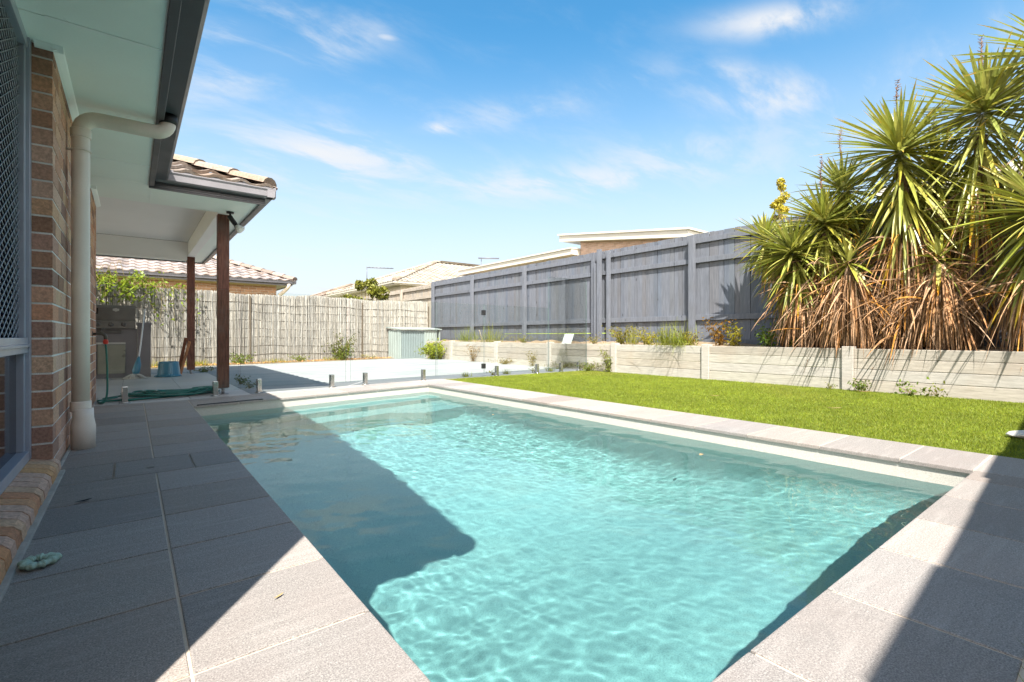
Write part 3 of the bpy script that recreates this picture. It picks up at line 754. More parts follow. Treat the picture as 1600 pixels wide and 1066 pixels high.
bm = NB(); prism(bm, lawn_poly, -0.09, -0.012); prism(bm, [(-0.40, -1.55), (3.87, -1.55), (3.87, 0.115), (-0.40, 0.115)], -0.09, -0.012); lb = obj('lawn_base', bm, M_THATCH); tag(lb, kind='structure')
M_GRASS = toned('turf_blade', (0.235, 0.285, 0.024), 0.55, 5, 0.8, 1.2, 0.0, 0.001, 1.6, spec=0.25, thr=0.35)
rg = np.random.default_rng(11)
def grass(name, n, xr, yr, hmin, hmax, wd, keep=None, zb=-0.013):
    x = rg.uniform(*xr, n); y = rg.uniform(*yr, n)
    if keep is not None: k = keep(x, y); x = x[k]; y = y[k]
    n = len(x); th = rg.uniform(0, 6.283, n); h = rg.uniform(hmin, hmax, n); ln = rg.uniform(0.2, 1.1, n)*h; la = rg.uniform(0, 6.283, n)
    w = wd*rg.uniform(0.7, 1.3, n)
    b = np.stack([x, y, np.full(n, zb)], -1); s = np.stack([np.cos(th)*w, np.sin(th)*w, np.zeros(n)], -1)
    tip = b + np.stack([np.cos(la)*ln, np.sin(la)*ln, h], -1)
    V = np.stack([b-s, b+s, tip], 1)
    patch = 0.5+0.5*np.sin(2.1*x+1.3*np.sin(1.7*y))*np.sin(1.9*y+x) + 0.5*np.sin(6.3*x+2*np.sin(3.1*y))*np.sin(5.2*y-1.7*x)
    dry = np.clip(np.sin(1.3*x+2.2*np.sin(0.9*y)+0.7)*np.sin(1.1*y-0.8*x)-0.35, 0, 1)*rg.uniform(0, 1.2, n)
    fine = rg.uniform(0.70, 1.12, n)*(0.88+0.15*patch)
    T = np.stack([fine*(rg.uniform(0.85, 1.15, n)+0.35*dry), fine*(1-0.05*dry), fine*(rg.uniform(0.5, 1.5, n)+1.5*dry)], -1)
    return quads_mesh(name, V, 3, M_GRASS, T)
g1 = grass('grass', 330000, (3.875, 7.245), (-0.6, 6.69), 0.009, 0.020, 0.0020, keep=lambda x, y: rg.uniform(0, 1, len(x)) < np.clip(1.5 - np.hypot(x, y)/9, 0.3, 1))
tag(g1, 'short bright green turf between the pool coping and the retaining wall', 'grass', kind='stuff')
g2 = grass('grass', 26000, (0.9, 3.9), (-0.7, 0.118), 0.02, 0.05, 0.0022); tag(g2, 'shaded grass along the near edge of the paving', 'grass', kind='stuff')
# ---- patio tiles and concrete slab
t = NT('patio_porcelain'); v = t.coord('World'); n1 = t.noise(v, 3, 5); n2 = t.noise(v, 90, 3)
vc = t.n('ShaderNodeVertexColor'); vc.layer_name = 'tone'
M_PTILE = t.done(t.mix(1.0, t.mix(t.rng(n1, .3, .7), (0.36, 0.335, 0.31), (0.46, 0.43, 0.40)), vc.outputs[0], 'MULTIPLY'), t.rng(n1, .3, .7, .4, .6), t.bump(n2, .15, .001), spec=0.4)
bm = NB()
y = 6.176; r = 0
while y < 10.6:
    y2 = min(y+0.60, 10.62); x = 1.10
    while x > -6:
        tile(bm, max(x-0.60, -6), x, y, y2, z0=-0.03, z1=-0.001 if y > 6.7 else -0.001, gap=0.0025, tone=random.uniform(.93, 1.05)); x -= 0.60
    y = y2; r += 1
tag(obj('patio_floor', bm, M_PTILE), kind='structure')
bm = NB(); box(bm, -6, 1.10, 6.18, 10.62, -0.09, -0.005); tag(obj('patio_grout', bm, M_GROUT_DK), kind='structure')
t = NT('washed_concrete'); v = t.coord('World'); n1 = t.noise(t.coord('World', (0.5, 3.2, 1), (0, 0, R(-8))), 1.6, 6, 0.6, 0.6); n2 = t.noise(v, 70, 4); n3 = t.noise(v, 0.5, 3)
c = t.mix(t.rng(n1, 0.42, 0.66), (0.275, 0.275, 0.265), (0.17, 0.19, 0.20)); c = t.mix(t.rng(n2, .3, .7, 0, .25), c, (0.29, 0.285, 0.27)); c = t.mix(t.rng(n3, .45, .7, 0, .5), c, (0.30, 0.295, 0.28))
M_CONC = t.done(c, 0.8, t.bump(n2, .3, .002), spec=0.2)
def braY(x): return 12.97 + 0.19*x
bm = NB()
prism(bm, [(1.106, 6.32), (3.3, 6.69), (3.88, 6.706), (7.20, 6.706), (7.20, 13.85), (1.106, 12.75)], -0.09, -0.003)
for k in range(1): box(bm, -3.0, 1.098, 10.63, 12.6, -0.09, -0.004)
tag(obj('concrete_slab', bm, M_CONC), kind='structure')
bm = NB()
prism(bm, [(-4, 12.2), (1.10, 12.70), (8.2, 14.03), (8.2, 15.0), (-4, 15.0)], -0.09, 0.012)
tag(obj('soil_strip', bm, M_SOIL), kind='structure')
bm = NB()
NXg, NYg = 12, 120; vs = []
for j in range(NYg+1):
    row = []
    for i in range(NXg+1):
        x = 7.30 + (8.31-7.30)*i/NXg; yy = -4.0 + 18.6*j/NYg
        row.append(bm.verts.new((x, yy, 0.49 + 0.05*noise.noise((x*3, yy*3, 0)) + (0.06*(i/NXg)))))
    vs.append(row)
for j in range(NYg):
    for i in range(NXg): bm.faces.new([vs[j][i], vs[j][i+1], vs[j+1][i+1], vs[j+1][i]])
tag(obj('garden_bed', bm, M_SOIL, smooth=True), kind='structure')
# ---- retaining wall: concrete sleepers between posts
M_SLEEP = toned('sleeper_concrete', (0.40, 0.372, 0.328), 0.9, 3.0, 0.80, 1.10, 0.5, 0.006, 2.2, aniso=(2, 2, 16), spots=(0.36, 0.30, 0.24, 0.45))
rw = empty('retaining_wall', (7.25, 2.2, 0)); tag(rw, 'low cream concrete sleeper retaining wall with upright posts beside the lawn', 'wall')
PY = [-3.65, -1.70, 0.25, 2.20, 4.15, 6.02, 7.83, 9.80, 11.97, 13.6]
for i, y in enumerate(PY):
    bm = NB(); tbox(bm, 7.175, 7.30, y-0.062, y+0.062, -0.09, 0.545, (1.05, 1.04, 1.02), 0.006)
    o = obj('post', bm, M_SLEEP, rw)
for a, b in zip(PY[:-1], PY[1:]):
    bm = NB(); z = -0.05; n_ = 0
    for h in (0.18, 0.132, 0.130, 0.128):
        k = random.uniform(0.90, 1.05); dz = random.uniform(-0.002, 0.002)
        tbox(bm, 7.205+random.uniform(-.003, .003), 7.28, a+0.064, b-0.064, z+0.0035, z+h-0.002+dz, (k, k*.985, k*.96), 0.005); z += h
        n_ += 1
    o = obj('sleeper_panel', bm, M_SLEEP, rw)
for ch in rw.children: ch.matrix_parent_inverse = Matrix.Translation((-7.25, -2.2, 0))
# ---- slate paling fence
M_FENCE = toned('slate_stained_pine', (0.122, 0.131, 0.152), 0.75, 7, 0.80, 1.18, 0.3, 0.003, 2.0, knots=0.75, aniso=(5, 5, 0.5), spots=(0.115, 0.12, 0.13, 0.6))
M_WEATH = toned('weathered_pine', (0.36, 0.315, 0.26), 0.85, 7, 0.55, 1.25, 0.5, 0.004, 3.0, aniso=(6, 6, 0.5))
def paling_fence(name, label, y0, y1, posts, mat, x=8.30, z0=0.42, zt=2.58, extra=(), slope=0.0, rz=(2.40, 2.035, 0.97)):
    f = empty(name, (x, y0, z0)); tag(f, label, 'fence'); inv = Matrix.Translation((-x, -y0, -z0))
    bm = NB(); y = y0; i = 0
    while y < y1:
        wv = random.uniform(0.088, 0.098); k = random.uniform(0.92, 1.07)
        off = random.uniform(0, 0.0035)
        top = zt + random.uniform(-0.006, 0.006) + slope*(y-y0)
        n0 = len(bm.faces)
        bl = random.uniform(0.97, 1.03)
        M_ = Matrix.Translation((x+off, y, 0)) @ Matrix.Rotation(random.gauss(0, 0.0025), 4, 'X')
        tbox(bm, 0, 0.014, 0.0012, wv-0.0012, z0+0.14, top, (k*bl, k, k/bl), 0.0, M_)
        y += wv; i += 1
    tbox(bm, x+0.019, x+0.026, y0, y1, z0+0.14, zt-0.03+slope*8, (0.5, 0.5, 0.5))  # dark sheet added behind the palings to block light through the gaps
    obj('palings', bm, mat, f)
    for zz in rz:
        bm = NB(); yy = y0
        for p in list(posts)+[y1]:
            if p <= yy: continue
            k = random.uniform(0.95, 1.1)
            n0 = len(bm.faces); c1 = slope*(yy-y0); c2 = slope*(p-y0)
            tbox(bm, x-0.043, x-0.001, yy+0.002, p-0.002, zz+c1, zz+c1+0.094+random.uniform(-.004, .004), (k, k, k), 0.004); yy = p
        obj('rail', bm, mat, f)
    bm = NB(); tbox(bm, x-0.025, x-0.002, y0, y1, z0-0.02, z0+0.20, (0.9, 0.9, 0.9), 0.003); obj('plinth_board', bm, mat, f)
    for p in posts:
        bm = NB(); k = random.uniform(0.98, 1.12); tbox(bm, x-0.125, x-0.044, p-0.052, p+0.052, z0-0.05, zt-0.035+slope*(p-y0), (k, k, k), 0.005, Matrix.Rotation(0, 4, 'X')); obj('post', bm, mat, f)
    for (p, xo, w_, tz) in extra:
        bm = NB(); k = random.uniform(0.95, 1.12); tbox(bm, x-xo-0.07, x-xo, p-w_/2, p+w_/2, z0-0.05, tz, (k, k, k), 0.005); obj('post', bm, mat, f)
    for ch in f.children: ch.matrix_parent_inverse = inv
    return f
paling_fence('paling_fence', 'tall slate grey timber paling fence behind the retaining wall', -4.2, 14.95, (-2.45, 0.05, 2.52, 5.01, 9.91, 12.43, 14.88), M_FENCE,
             extra=((7.46, 0.045, 0.09, 2.56), (7.02, 0.046, 0.075, 2.55), (7.24, 0.10, 0.10, 2.60), (7.36, 0.09, 0.05, 2.30)))
paling_fence('paling_fence', 'unpainted weathered timber fence continuing beyond the brush screen', 14.96, 26.0, (17.4, 20.0, 22.6, 25.2), M_WEATH, x=8.31, zt=2.53, slope=-0.012, rz=(2.36, 2.02, 0.97))
# ---- brush fence across the far end
M_BRUSH = toned('brushwood', (0.47, 0.438, 0.395), 0.9, 9, 0.6, 1.25, 0.6, 0.003, 3.0, aniso=(7, 7, 0.8))
bf = empty('brush_fence', (3.5, braY(3.5), 0)); tag(bf, 'grey brushwood stick fence across the far end of the yard', 'fence'); inv = Matrix.Translation((-3.5, -braY(3.5), 0))
V = []; T = []
x = -2.6; rs = random.Random(5)
def topz(x): return 1.70 + 0.012*x + 0.02*math.sin(x*1.9) + 0.012*math.sin(x*5.3)
while x < 7.78:
    wv = rs.uniform(0.007, 0.018); x += wv*0.5
    for layer in range(2):
        xx = x + rs.uniform(-.006, .006); yb = braY(xx) + (0.03 if layer else 0.0) + rs.uniform(-0.012, 0.012)
        segs = 8; zt = topz(xx) + rs.uniform(-0.03, 0.012); px = xx; lean = rs.gauss(0, 0.012)
        k0 = rs.uniform(0.68, 1.16) if layer == 0 else rs.uniform(0.5, 0.95); ww = rs.uniform(-0.03, 0.05)
        for s in range(segs):
            za = 0.0 + zt*s/segs; zb_ = zt*(s+1)/segs
            x1 = px; x2 = px + lean*0.2 + rs.gauss(0, 0.0035); px = x2
            bow = 0.012 if (s % 2 == 0) else 0.0
            y1 = yb - 0.016*math.sin(math.pi*((za/zt*7.0) % 1.0)); y2 = yb - 0.016*math.sin(math.pi*((zb_/zt*7.0) % 1.0)) - 0.004
            k = k0*rs.uniform(0.85, 1.12)
            c = (k*(1+ww), k, k*(1-ww*1.3))
            V.append([(x1-wv/2, y1+.006, za), (x1, y1-.006, za), (x2, y2-.006, zb_), (x2-wv/2, y2+.006, zb_)]); T.append(c)
            V.append([(x1, y1-.006, za), (x1+wv/2, y1+.006, za), (x2+wv/2, y2+.006, zb_), (x2, y2-.006, zb_)]); T.append(c)
quads_mesh('brush_panel', V, 4, M_BRUSH, T, bf)
bm = NB(); prism(bm, [(-2.6, braY(-2.6)+0.05), (7.8, braY(7.8)+0.05), (7.8, braY(7.8)+0.075), (-2.6, braY(-2.6)+0.075)], 0, 1.66); paint_tone(bm, 0, (0.45, 0.43, 0.40)); obj('backing', bm, M_BRUSH, bf)
for w_ in range(1, 8):
    bm = NB(); pts = []
    for i in range(160):
        xx = -2.55 + 10.3*i/159; pts.append((xx, braY(xx)-0.020, 1.70*w_/8 + 0.016*math.sin(xx*2.6+w_*0.4) + 0.010*math.sin(xx*6.7+w_)))
    tube(bm, pts, 0.0065, 4, False); obj('binding_wire', bm, paint('rusty_wire', (0.11, 0.09, 0.07), 0.7, 0.3), bf)
for xx in (2.30, 5.35, 7.79):
    bm = NB(); tbox(bm, xx-0.018, xx+0.018, braY(xx)-0.045, braY(xx)-0.015, 0, 1.66, (0.55, 0.5, 0.45), 0.004); obj('post', bm, M_BRUSH, bf)
for ch in bf.children: ch.matrix_parent_inverse = inv
# ---- green corrugated shed in the corner
def corr(name, col):
    return paint(name, col, 0.5, 0.05, 3, 0.02, spec=0.4)
M_SHED = corr('pale_green_steel', (0.27, 0.305, 0.285)); M_SHED_D = corr('grey_green_steel', (0.18, 0.215, 0.215))
SXa, SYa = 6.25, 13.42
sh = empty('garden_shed', (SXa, SYa, 0), R(4)); tag(sh, 'small pale green corrugated steel shed in the far corner', 'shed')
def corr_wall(bm, L, z0, z1, pitch=0.076, d=0.012, axis='x', at=0.0, start=0.0):
    pts = []; n = int(L/pitch)
    for i in range(n+1):
        b = start + i*pitch
        for q, o_ in ((0, 0), (0.25, 0), (0.35, -d), (0.65, -d), (0.75, 0)):
            if b+q*pitch <= start+L: pts.append((b+q*pitch, o_))
    pts.append((start+L, 0))
    lo = []; hi = []
    for a_, o_ in pts:
        p = (a_, at+o_) if axis == 'x' else (at+o_, a_)
        lo.append(bm.verts.new((p[0], p[1], z0))); hi.append(bm.verts.new((p[0], p[1], z1)))
    for i in range(len(pts)-1): bm.faces.new([lo[i], lo[i+1], hi[i+1], hi[i]])
bm = NB(); corr_wall(bm, 0.62, 0.0, 0.86, axis='y', pitch=0.12); corr_wall(bm, 1.45, 0, 0.86, axis='x', at=0.62); corr_wall(bm, 0.62, 0, 0.86, axis='y', at=1.45); corr_wall(bm, 0.46, 0.0, 0.86, pitch=0.09, start=0.90, at=-0.002)
corr_wall(bm, 0.10, 0, 0.86, start=0.0, at=-0.001, pitch=0.2)
obj('wall', bm, M_SHED, sh)
bm = NB(); corr_wall(bm, 0.80, 0.0, 0.85, pitch=0.085, start=0.10, at=0.012); obj('door', bm, M_SHED_D, sh)
bm = NB(); box(bm, -0.02, 0.025, -0.02, 0.025, 0, 0.87, .003); obj('corner_trim', bm, M_SHED, sh)
bm = NB(); box(bm, 1.43, 1.47, -0.02, 0.025, 0, 0.87, .003); obj('corner_trim', bm, M_SHED, sh)
bm = NB(); box(bm, 0.89, 0.915, -0.016, 0.01, 0, .86); obj('door_jamb', bm, M_SHED, sh)
bm = NB(); extrude_poly(bm, [(-0.05, -0.06, 0.872), (-0.05, 0.68, 0.93), (-0.05, 0.68, 0.955), (-0.05, -0.06, 0.897)], (1.56, 0, 0)); obj('roof', bm, M_SHED, sh)
# ---- frameless glass pool fence
t = NT('clear_glass'); t.t.nodes.remove(t.b)
tr = t.n('ShaderNodeBsdfTransparent'); tr.inputs[0].default_value = (0.955, 0.975, 0.965, 1)
gl = t.n('ShaderNodeBsdfGlossy'); gl.inputs['Roughness'].default_value = 0.0
lw = t.n('ShaderNodeFresnel'); lw.inputs['IOR'].default_value = 1.45
ms = t.n('ShaderNodeMixShader'); t.l(t.math('MULTIPLY', lw.outputs[0], 0.55), ms.inputs[0]); t.l(tr.outputs[0], ms.inputs[1]); t.l(gl.outputs[0], ms.inputs[2]); t.l(ms.outputs[0], t.out.inputs['Surface'])
M_GLASS = t.m
M_GEDGE = paint('glass_edge_green', (0.11, 0.16, 0.145), 0.3, 0.05)
M_CHROME = paint('polished_steel', (0.50, 0.50, 0.48), 0.22, 0.1, metal=0.95)
def glY(x): return 6.27 + 0.118*(x+0.2) if x < 3.5 else 6.69
gf = empty('glass_pool_fence', (-0.27, glY(-0.27), 0)); tag(gf, 'frameless clear glass pool fence on steel spigots across the far end of the pool', 'glass fence')
def glass_panel(x0, x1, h=1.16, zb=0.05, spig=(), parent=None, name='glass_panel'):
    a = Vector((x0, glY(x0), 0)); b = Vector((x1, glY(x1), 0)); L = (b-a).length; ang = math.atan2(b.y-a.y, b.x-a.x)
    bm = NB(); th = 0.010
    v0 = [bm.verts.new(q) for q in ((0, -th/2, zb), (L, -th/2, zb), (L, -th/2, zb+h), (0, -th/2, zb+h))]; bm.faces.new(v0)
    v1 = [bm.verts.new(q) for q in ((0, th/2, zb), (L, th/2, zb), (L, th/2, zb+h), (0, th/2, zb+h))]; bm.faces.new(v1[::-1])
    for i in range(4):
        f = bm.faces.new([v0[i], v1[i], v1[(i+1) % 4], v0[(i+1) % 4]]); f.material_index = 1
    p = obj(name, bm, [M_GLASS, M_GEDGE]); p.location = (a.x, a.y, 0); p.rotation_euler = (0, 0, ang)
    if parent: p.parent = parent; p.matrix_parent_inverse = Matrix.Translation(-parent.location)
    for s in spig:
        bm = NB(); M_ = Matrix.Translation((s, 0, 0))
        box(bm, -0.024, 0.024, -0.030, -0.006, 0.006, 0.165, 0.004, M_); box(bm, -0.024, 0.024, 0.006, 0.030, 0.006, 0.165, 0.004, M_); box(bm, -0.023, 0.023, -0.0065, 0.0065, 0.006, 0.045, 0, M_)
        lathe(bm, [(0.046, 0.0), (0.046, 0.0065)], 20, M_); obj('spigot', bm, M_CHROME, p)
    return p
glass_panel(-0.27, 0.985, spig=(0.215, 1.02), parent=gf); glass_panel(1.0, 2.29, spig=(0.20, 1.10), parent=gf)
glass_panel(2.35, 3.745, spig=(0.22, 1.17), parent=gf); glass_panel(4.68, 6.125, spig=(0.25, 1.17), parent=gf)
glass_panel(6.14, 7.165, h=1.74, spig=(0.32, 0.80), parent=gf)
gt = glass_panel(3.765, 4.66, name='glass_gate'); tag(gt, 'glass pool gate with two small black hinges beside the lawn corner', 'gate')
for zz in (0.13, 1.03):
    bm = NB(); box(bm, 0.855, 0.925, -0.020, 0.020, zz, zz+0.085, 0.008); obj('hinge', bm, M_BLK, gt)
# ------------------------------------------------------------------ barbecue and things on the patio
M_DKST = paint('dark_enamel', (0.085, 0.08, 0.078), 0.35, 0.15, 6, 0.02)
M_BBQ = paint('brushed_dark_steel', (0.19, 0.18, 0.17), 0.4, 0.15, 6, 0.02, metal=0.6)
M_STEEL = paint('pale_steel', (0.50, 0.49, 0.47), 0.35, 0.1, 6, 0.02, metal=0.4)
M_CAB = paint('mauve_grey_cabinet', (0.16, 0.145, 0.15), 0.5, 0.1, 6, 0.02)
bq = empty('barbecue', (-0.35, 10.05, 0)); tag(bq, 'dark grey built-in gas barbecue with hood, knobs and cupboard door', 'barbecue')
bm = NB(); box(bm, -1.2, 0.42, 0.012, 0.60, 0.0, 0.80, .004); box(bm, 0.425, 0.60, -0.01, 0.60, 0.0, 0.86, 0.004); box(bm, 0.41, 0.615, -0.02, 0.62, 0.861, 0.90, .004); obj('cabinet', bm, M_CAB, bq)
bm = NB(); extrude_poly(bm, [(-0.62, 0.03, 0.925), (-0.62, 0.015, 1.13), (-0.62, 0.08, 1.175), (-0.62, 0.42, 1.175), (-0.62, 0.50, 1.05), (-0.62, 0.50, 0.925)], (1.02, 0, 0)); hd = obj('hood', bm, M_BBQ, bq)
bm = NB(); box(bm, -0.42, -0.07, 0.004, 0.016, 1.03, 1.125, .003); obj('hood_window', bm, M_DKGLASS, hd)
bm = NB(); box(bm, -0.35, -0.12, -0.035, -0.015, 0.955, 0.975, .005); box(bm, -0.34, -0.32, -0.015, 0.03, 0.957, 0.973); box(bm, -0.15, -0.13, -0.015, 0.03, 0.957, 0.973); obj('handle', bm, M_STEEL, hd)
bm = NB(); box(bm, 0.11, 0.19, 0.006, 0.018, 1.085, 1.12, .002); lathe(bm, [(0.028, 0), (0.028, 0.008)], 16, Matrix.Translation((0.15, 0.010, 1.1)) @ Matrix.Rotation(R(90), 4, 'X')); obj('thermometer', bm, M_STEEL, hd)
bm = NB(); box(bm, -0.64, 0.40, -0.04, 0.05, 0.80, 0.92, .006); box(bm, -0.64, 0.40, 0.05, 0.55, 0.80, 0.905); cp = obj('control_panel', bm, M_BBQ, bq)
for xx in (-0.50, -0.32, -0.07, 0.09, 0.25):
    bm = NB(); lathe(bm, [(0.034, 0), (0.034, 0.006), (0.022, 0.010), (0.020, 0.030), (0.016, 0.034)], 18, Matrix.Translation((xx, -0.041, 0.862)) @ Matrix.Rotation(R(90), 4, 'X')); obj('knob', bm, M_DKST, cp)
bm = NB(); box(bm, -0.55, 0.22, -0.005, 0.010, 0.715, 0.775, .003); box(bm, 0.10, 0.22, -0.008, -0.0055, 0.735, 0.77); obj('drip_tray', bm, M_DKST, bq)
bm = NB(); box(bm, -0.16, -0.125, -0.012, 0.011, 0.06, 0.575, .002); box(bm, -0.124, 0.27, -0.012, 0.011, 0.545, 0.575, .002); obj('door_frame', bm, M_STEEL, bq)
bm = NB(); box(bm, -0.075, 0.268, -0.004, 0.010, 0.075, 0.535, .003); box(bm, -0.1235, -0.08, -0.002, 0.010, 0.075, 0.535, mi=1); obj('cupboard_door', bm, [paint('olive_grey_panel', (0.27, 0.27, 0.22), 0.35, 0.1, metal=0.3), M_DKST], bq)
# mop
M_BLUE = paint('teal_blue_plastic', (0.035, 0.16, 0.24), 0.35, 0.1)
mo = empty('mop', (0.045, 9.72, 0)); tag(mo, 'white string mop with blue sleeve leaning on the barbecue', 'mop')
bm = NB(); tube(bm, [(0.02, 0.02, 0.10), (0.075, 0.16, 0.60), (0.125, 0.285, 1.12)], 0.0115, 10); obj('handle', bm, paint('white_pole', (0.62, 0.64, 0.66), 0.35, 0.05), mo)
bm = NB(); tube(bm, [(0.0, 0.0, 0.06), (0.008, 0.012, 0.12), (0.03, 0.03, 0.22), (0.042, 0.055, 0.32), (0.046, 0.07, 0.345)], [0.03, 0.052, 0.046, 0.022, 0.014], 14); obj('sleeve', bm, M_BLUE, mo)
bm = NB(); rs = random.Random(3)
for i in range(70):
    a = rs.uniform(0, 6.28); r1 = rs.uniform(0.06, 0.15)
    tube(bm, smooth_path([(0, 0, 0.075), (r1*.4*math.cos(a), r1*.4*math.sin(a), 0.07), (r1*math.cos(a+.2), r1*.8*math.sin(a+.2), 0.018), (r1*1.12*math.cos(a+.5), r1*.9*math.sin(a+.5), 0.007)], 3), 0.006, 5)
obj('strings', bm, paint('grey_cotton', (0.52, 0.50, 0.46), 0.95, 0.15, 60, 0.3), mo)
# blue tub, upside down, holding a scrap
tb = empty('tub', (0.49, 9.93, 0)); tag(tb, 'teal blue plastic tub standing upside down on the patio', 'tub')
bm = NB(); lathe(bm, [(0.172, 0.0), (0.178, 0.004), (0.178, 0.028), (0.166, 0.032), (0.160, 0.05), (0.140, 0.235), (0.134, 0.248), (0.120, 0.250), (0.118, 0.236), (0.0, 0.236)][:9] + [(0.01, 0.236)], 40); obj('body', bm, M_BLUE, tb)
bm = NB(); tube(bm, [(-0.17, -0.02, 0.03), (-0.20, -0.05, 0.012), (-0.17, -0.13, 0.008), (-0.08, -0.19, 0.008), (0.0, -0.195, 0.02)], 0.006, 8); obj('handle', bm, M_BLUE, tb)
# timber off-cuts leaning on the far post
M_OFF = wood('raw_offcut', (0.36, 0.19, 0.11), 0.75)
for k, (dx, lean, L, w_, lab) in enumerate(((0.0, 0.17, 0.66, 0.05, 'longer reddish timber offcut leaning at the far post'), (0.075, 0.12, 0.60, 0.045, 'shorter pale timber offcut leaning beside the longer one'))):
    bm = NB(); tbox(bm, -w_/2, w_/2, -0.012, 0.012, 0, L, ((1, .9, .8) if k else (0.8, .65, .6)), 0.003, Matrix.Rotation(R(11+3*k), 4, 'Y') @ Matrix.Rotation(R(-8), 4, 'X'))
    o = obj('timber_offcut', bm, M_OFF); o.location = (0.635+dx*0.4, 10.27-0.05*k, 0.004 if not k else 0.004); tag(o, lab, 'timber', 'timber offcuts')
# garden hose: coil on the tiles and the lead up to the tap
M_HOSE = paint('green_hose', (0.015, 0.15, 0.125), 0.35, 0.1)
ho = empty('garden_hose', (0.38, 6.72, 0)); tag(ho, 'dark green garden hose coiled flat on the patio and connected to the tap', 'hose')
bm = NB(); rs = random.Random(9); pts = []
for k in range(9*14):
    a = 2*math.pi*k/14; L_ = k/(9*14)
    ra = 0.30 + 0.13*math.sin(k*0.113+1) + rs.uniform(-.012, .012); rb = 0.135 + 0.055*math.cos(k*0.19) + rs.uniform(-.008, .008)
    pts.append((ra*math.cos(a)+0.05*math.sin(k*.071), rb*math.sin(a)+0.03*math.cos(k*.05), 0.014 + 0.022*abs(math.sin(k*0.37)) + 0.045*L_*(0.6+0.4*math.sin(a*2+k*.02))))
pts = [(-0.42, -0.28, 0.012), (-0.30, -0.25, 0.012)] + pts + [(0.36, 0.12, 0.07), (0.20, 0.26, 0.05)]
tube(bm, smooth_path(pts, 4), 0.0115, 8); obj('coil', bm, M_HOSE, ho)
bm = NB(); tube(bm, smooth_path([(-0.585, -0.41, 0.61), (-0.578, -0.41, 0.5), (-0.572, -0.405, 0.3), (-0.575, -0.41, 0.10), (-0.60, -0.42, 0.018), (-0.64, -0.36, 0.012), (-0.60, -0.26, 0.012), (-0.42, -0.26, 0.012), (-0.30, -0.25, 0.014)], 8), 0.0092, 10)
tube(bm, smooth_path([(-0.66, -0.2, 0.012), (-0.5, -0.10, 0.03), (-0.62, 0.02, 0.012), (-0.42, 0.05, 0.03), (-0.30, 0.0, 0.02)], 6), 0.0088, 8); obj('lead', bm, M_HOSE, ho)
bm = NB(); lathe(bm, [(0.014, 0), (0.021, 0.006), (0.022, 0.034), (0.016, 0.046)], 16, Matrix.Translation((-0.585, -0.41, 0.598))); obj('connector', bm, paint('red_plastic', (0.60, 0.035, 0.02), 0.35, 0.05), ho)
tp_ = empty('tap', (-0.305, 6.31, 0.70)); tag(tp_, 'dark brass garden tap on the brick pier above the hose', 'tap')
M_TAP = paint('aged_brass', (0.10, 0.095, 0.085), 0.4, 0.2, metal=0.5)
bm = NB(); tube(bm, [(0, 0, 0), (0.04, 0, 0.0), (0.075, 0, 0.005), (0.098, 0, -0.02), (0.10, 0, -0.055)], [0.013, 0.013, 0.018, 0.016, 0.014], 12); lathe(bm, [(0.026, 0), (0.026, 0.006)], 14, Matrix.Rotation(R(90), 4, 'Y')); obj('body', bm, M_TAP, tp_)
bm = NB(); tube(bm, [(0.06, 0, 0.0), (0.06, 0, 0.045)], 0.007, 8); tube(bm, [(0.06, -0.035, 0.05), (0.06, 0.035, 0.05)], 0.007, 8); tube(bm, [(0.03, 0, 0.05), (0.09, 0, 0.05)], 0.007, 8); obj('handle', bm, M_TAP, tp_)
# black strap lying on the far coping
bm = NB(); tube(bm, smooth_path([(0.50, 5.59, 0.006), (0.62, 5.615, 0.007), (0.80, 5.645, 0.006), (0.96, 5.672, 0.008), (1.10, 5.690, 0.006)], 6), 0.006, 6)
o = obj('cord', bm, M_BLK); tag(o, 'thin black cord lying along the far coping under the patio corner', 'cord')
# mint scrunchie on the near paving
bm = NB(); N_ = 96; K_ = 14; rings = []
for i in range(N_):
    a = 2*math.pi*i/N_; rr = 0.031 + 0.002*math.sin(3*a+1); rm = 0.0105 + 0.0022*math.sin(9*a) + 0.0012*math.sin(21*a+1)
    ring_ = []
    for j in range(K_):
        b = 2*math.pi*j/K_; q = rm*(1+0.07*math.sin(17*a+2*b))
        ring_.append(bm.verts.new(((rr+q*math.cos(b)*1.15)*math.cos(a)*1.05, (rr+q*math.cos(b)*1.15)*math.sin(a), 0.012 + q*0.85*math.sin(b))))
    rings.append(ring_)
for i in range(N_):
    for j in range(K_): bm.faces.new([rings[i][j], rings[(i+1) % N_][j], rings[(i+1) % N_][(j+1) % K_], rings[i][(j+1) % K_]])
o = obj('scrunchie', bm, paint('mint_fabric', (0.42, 0.56, 0.44), 0.9, 0.12, 40, 0.3, fine=260), None, smooth=True); o.location = (-0.215, 1.99, 0.0015)
bpy.context.view_layer.update(); tag(o, 'mint green fabric scrunchie lying on the shaded paving by the sill', 'scrunchie')
# skimmer lid finger hole and a dead leaf or two
bm = NB(); lathe(bm, [(0.017, 0), (0.017, 0.0012)], 20, Matrix.Translation((0.075, 3.12, 0.0))); box(bm, -0.0725, -0.0675, 2.97, 3.325, 0.0, 0.001); box(bm, 0.2575, 0.2625, 2.97, 3.325, 0.0, 0.001)
o = obj('access_lid', bm, M_BLK); tag(o, 'flush paver access lid with black slots and finger hole', 'lid')
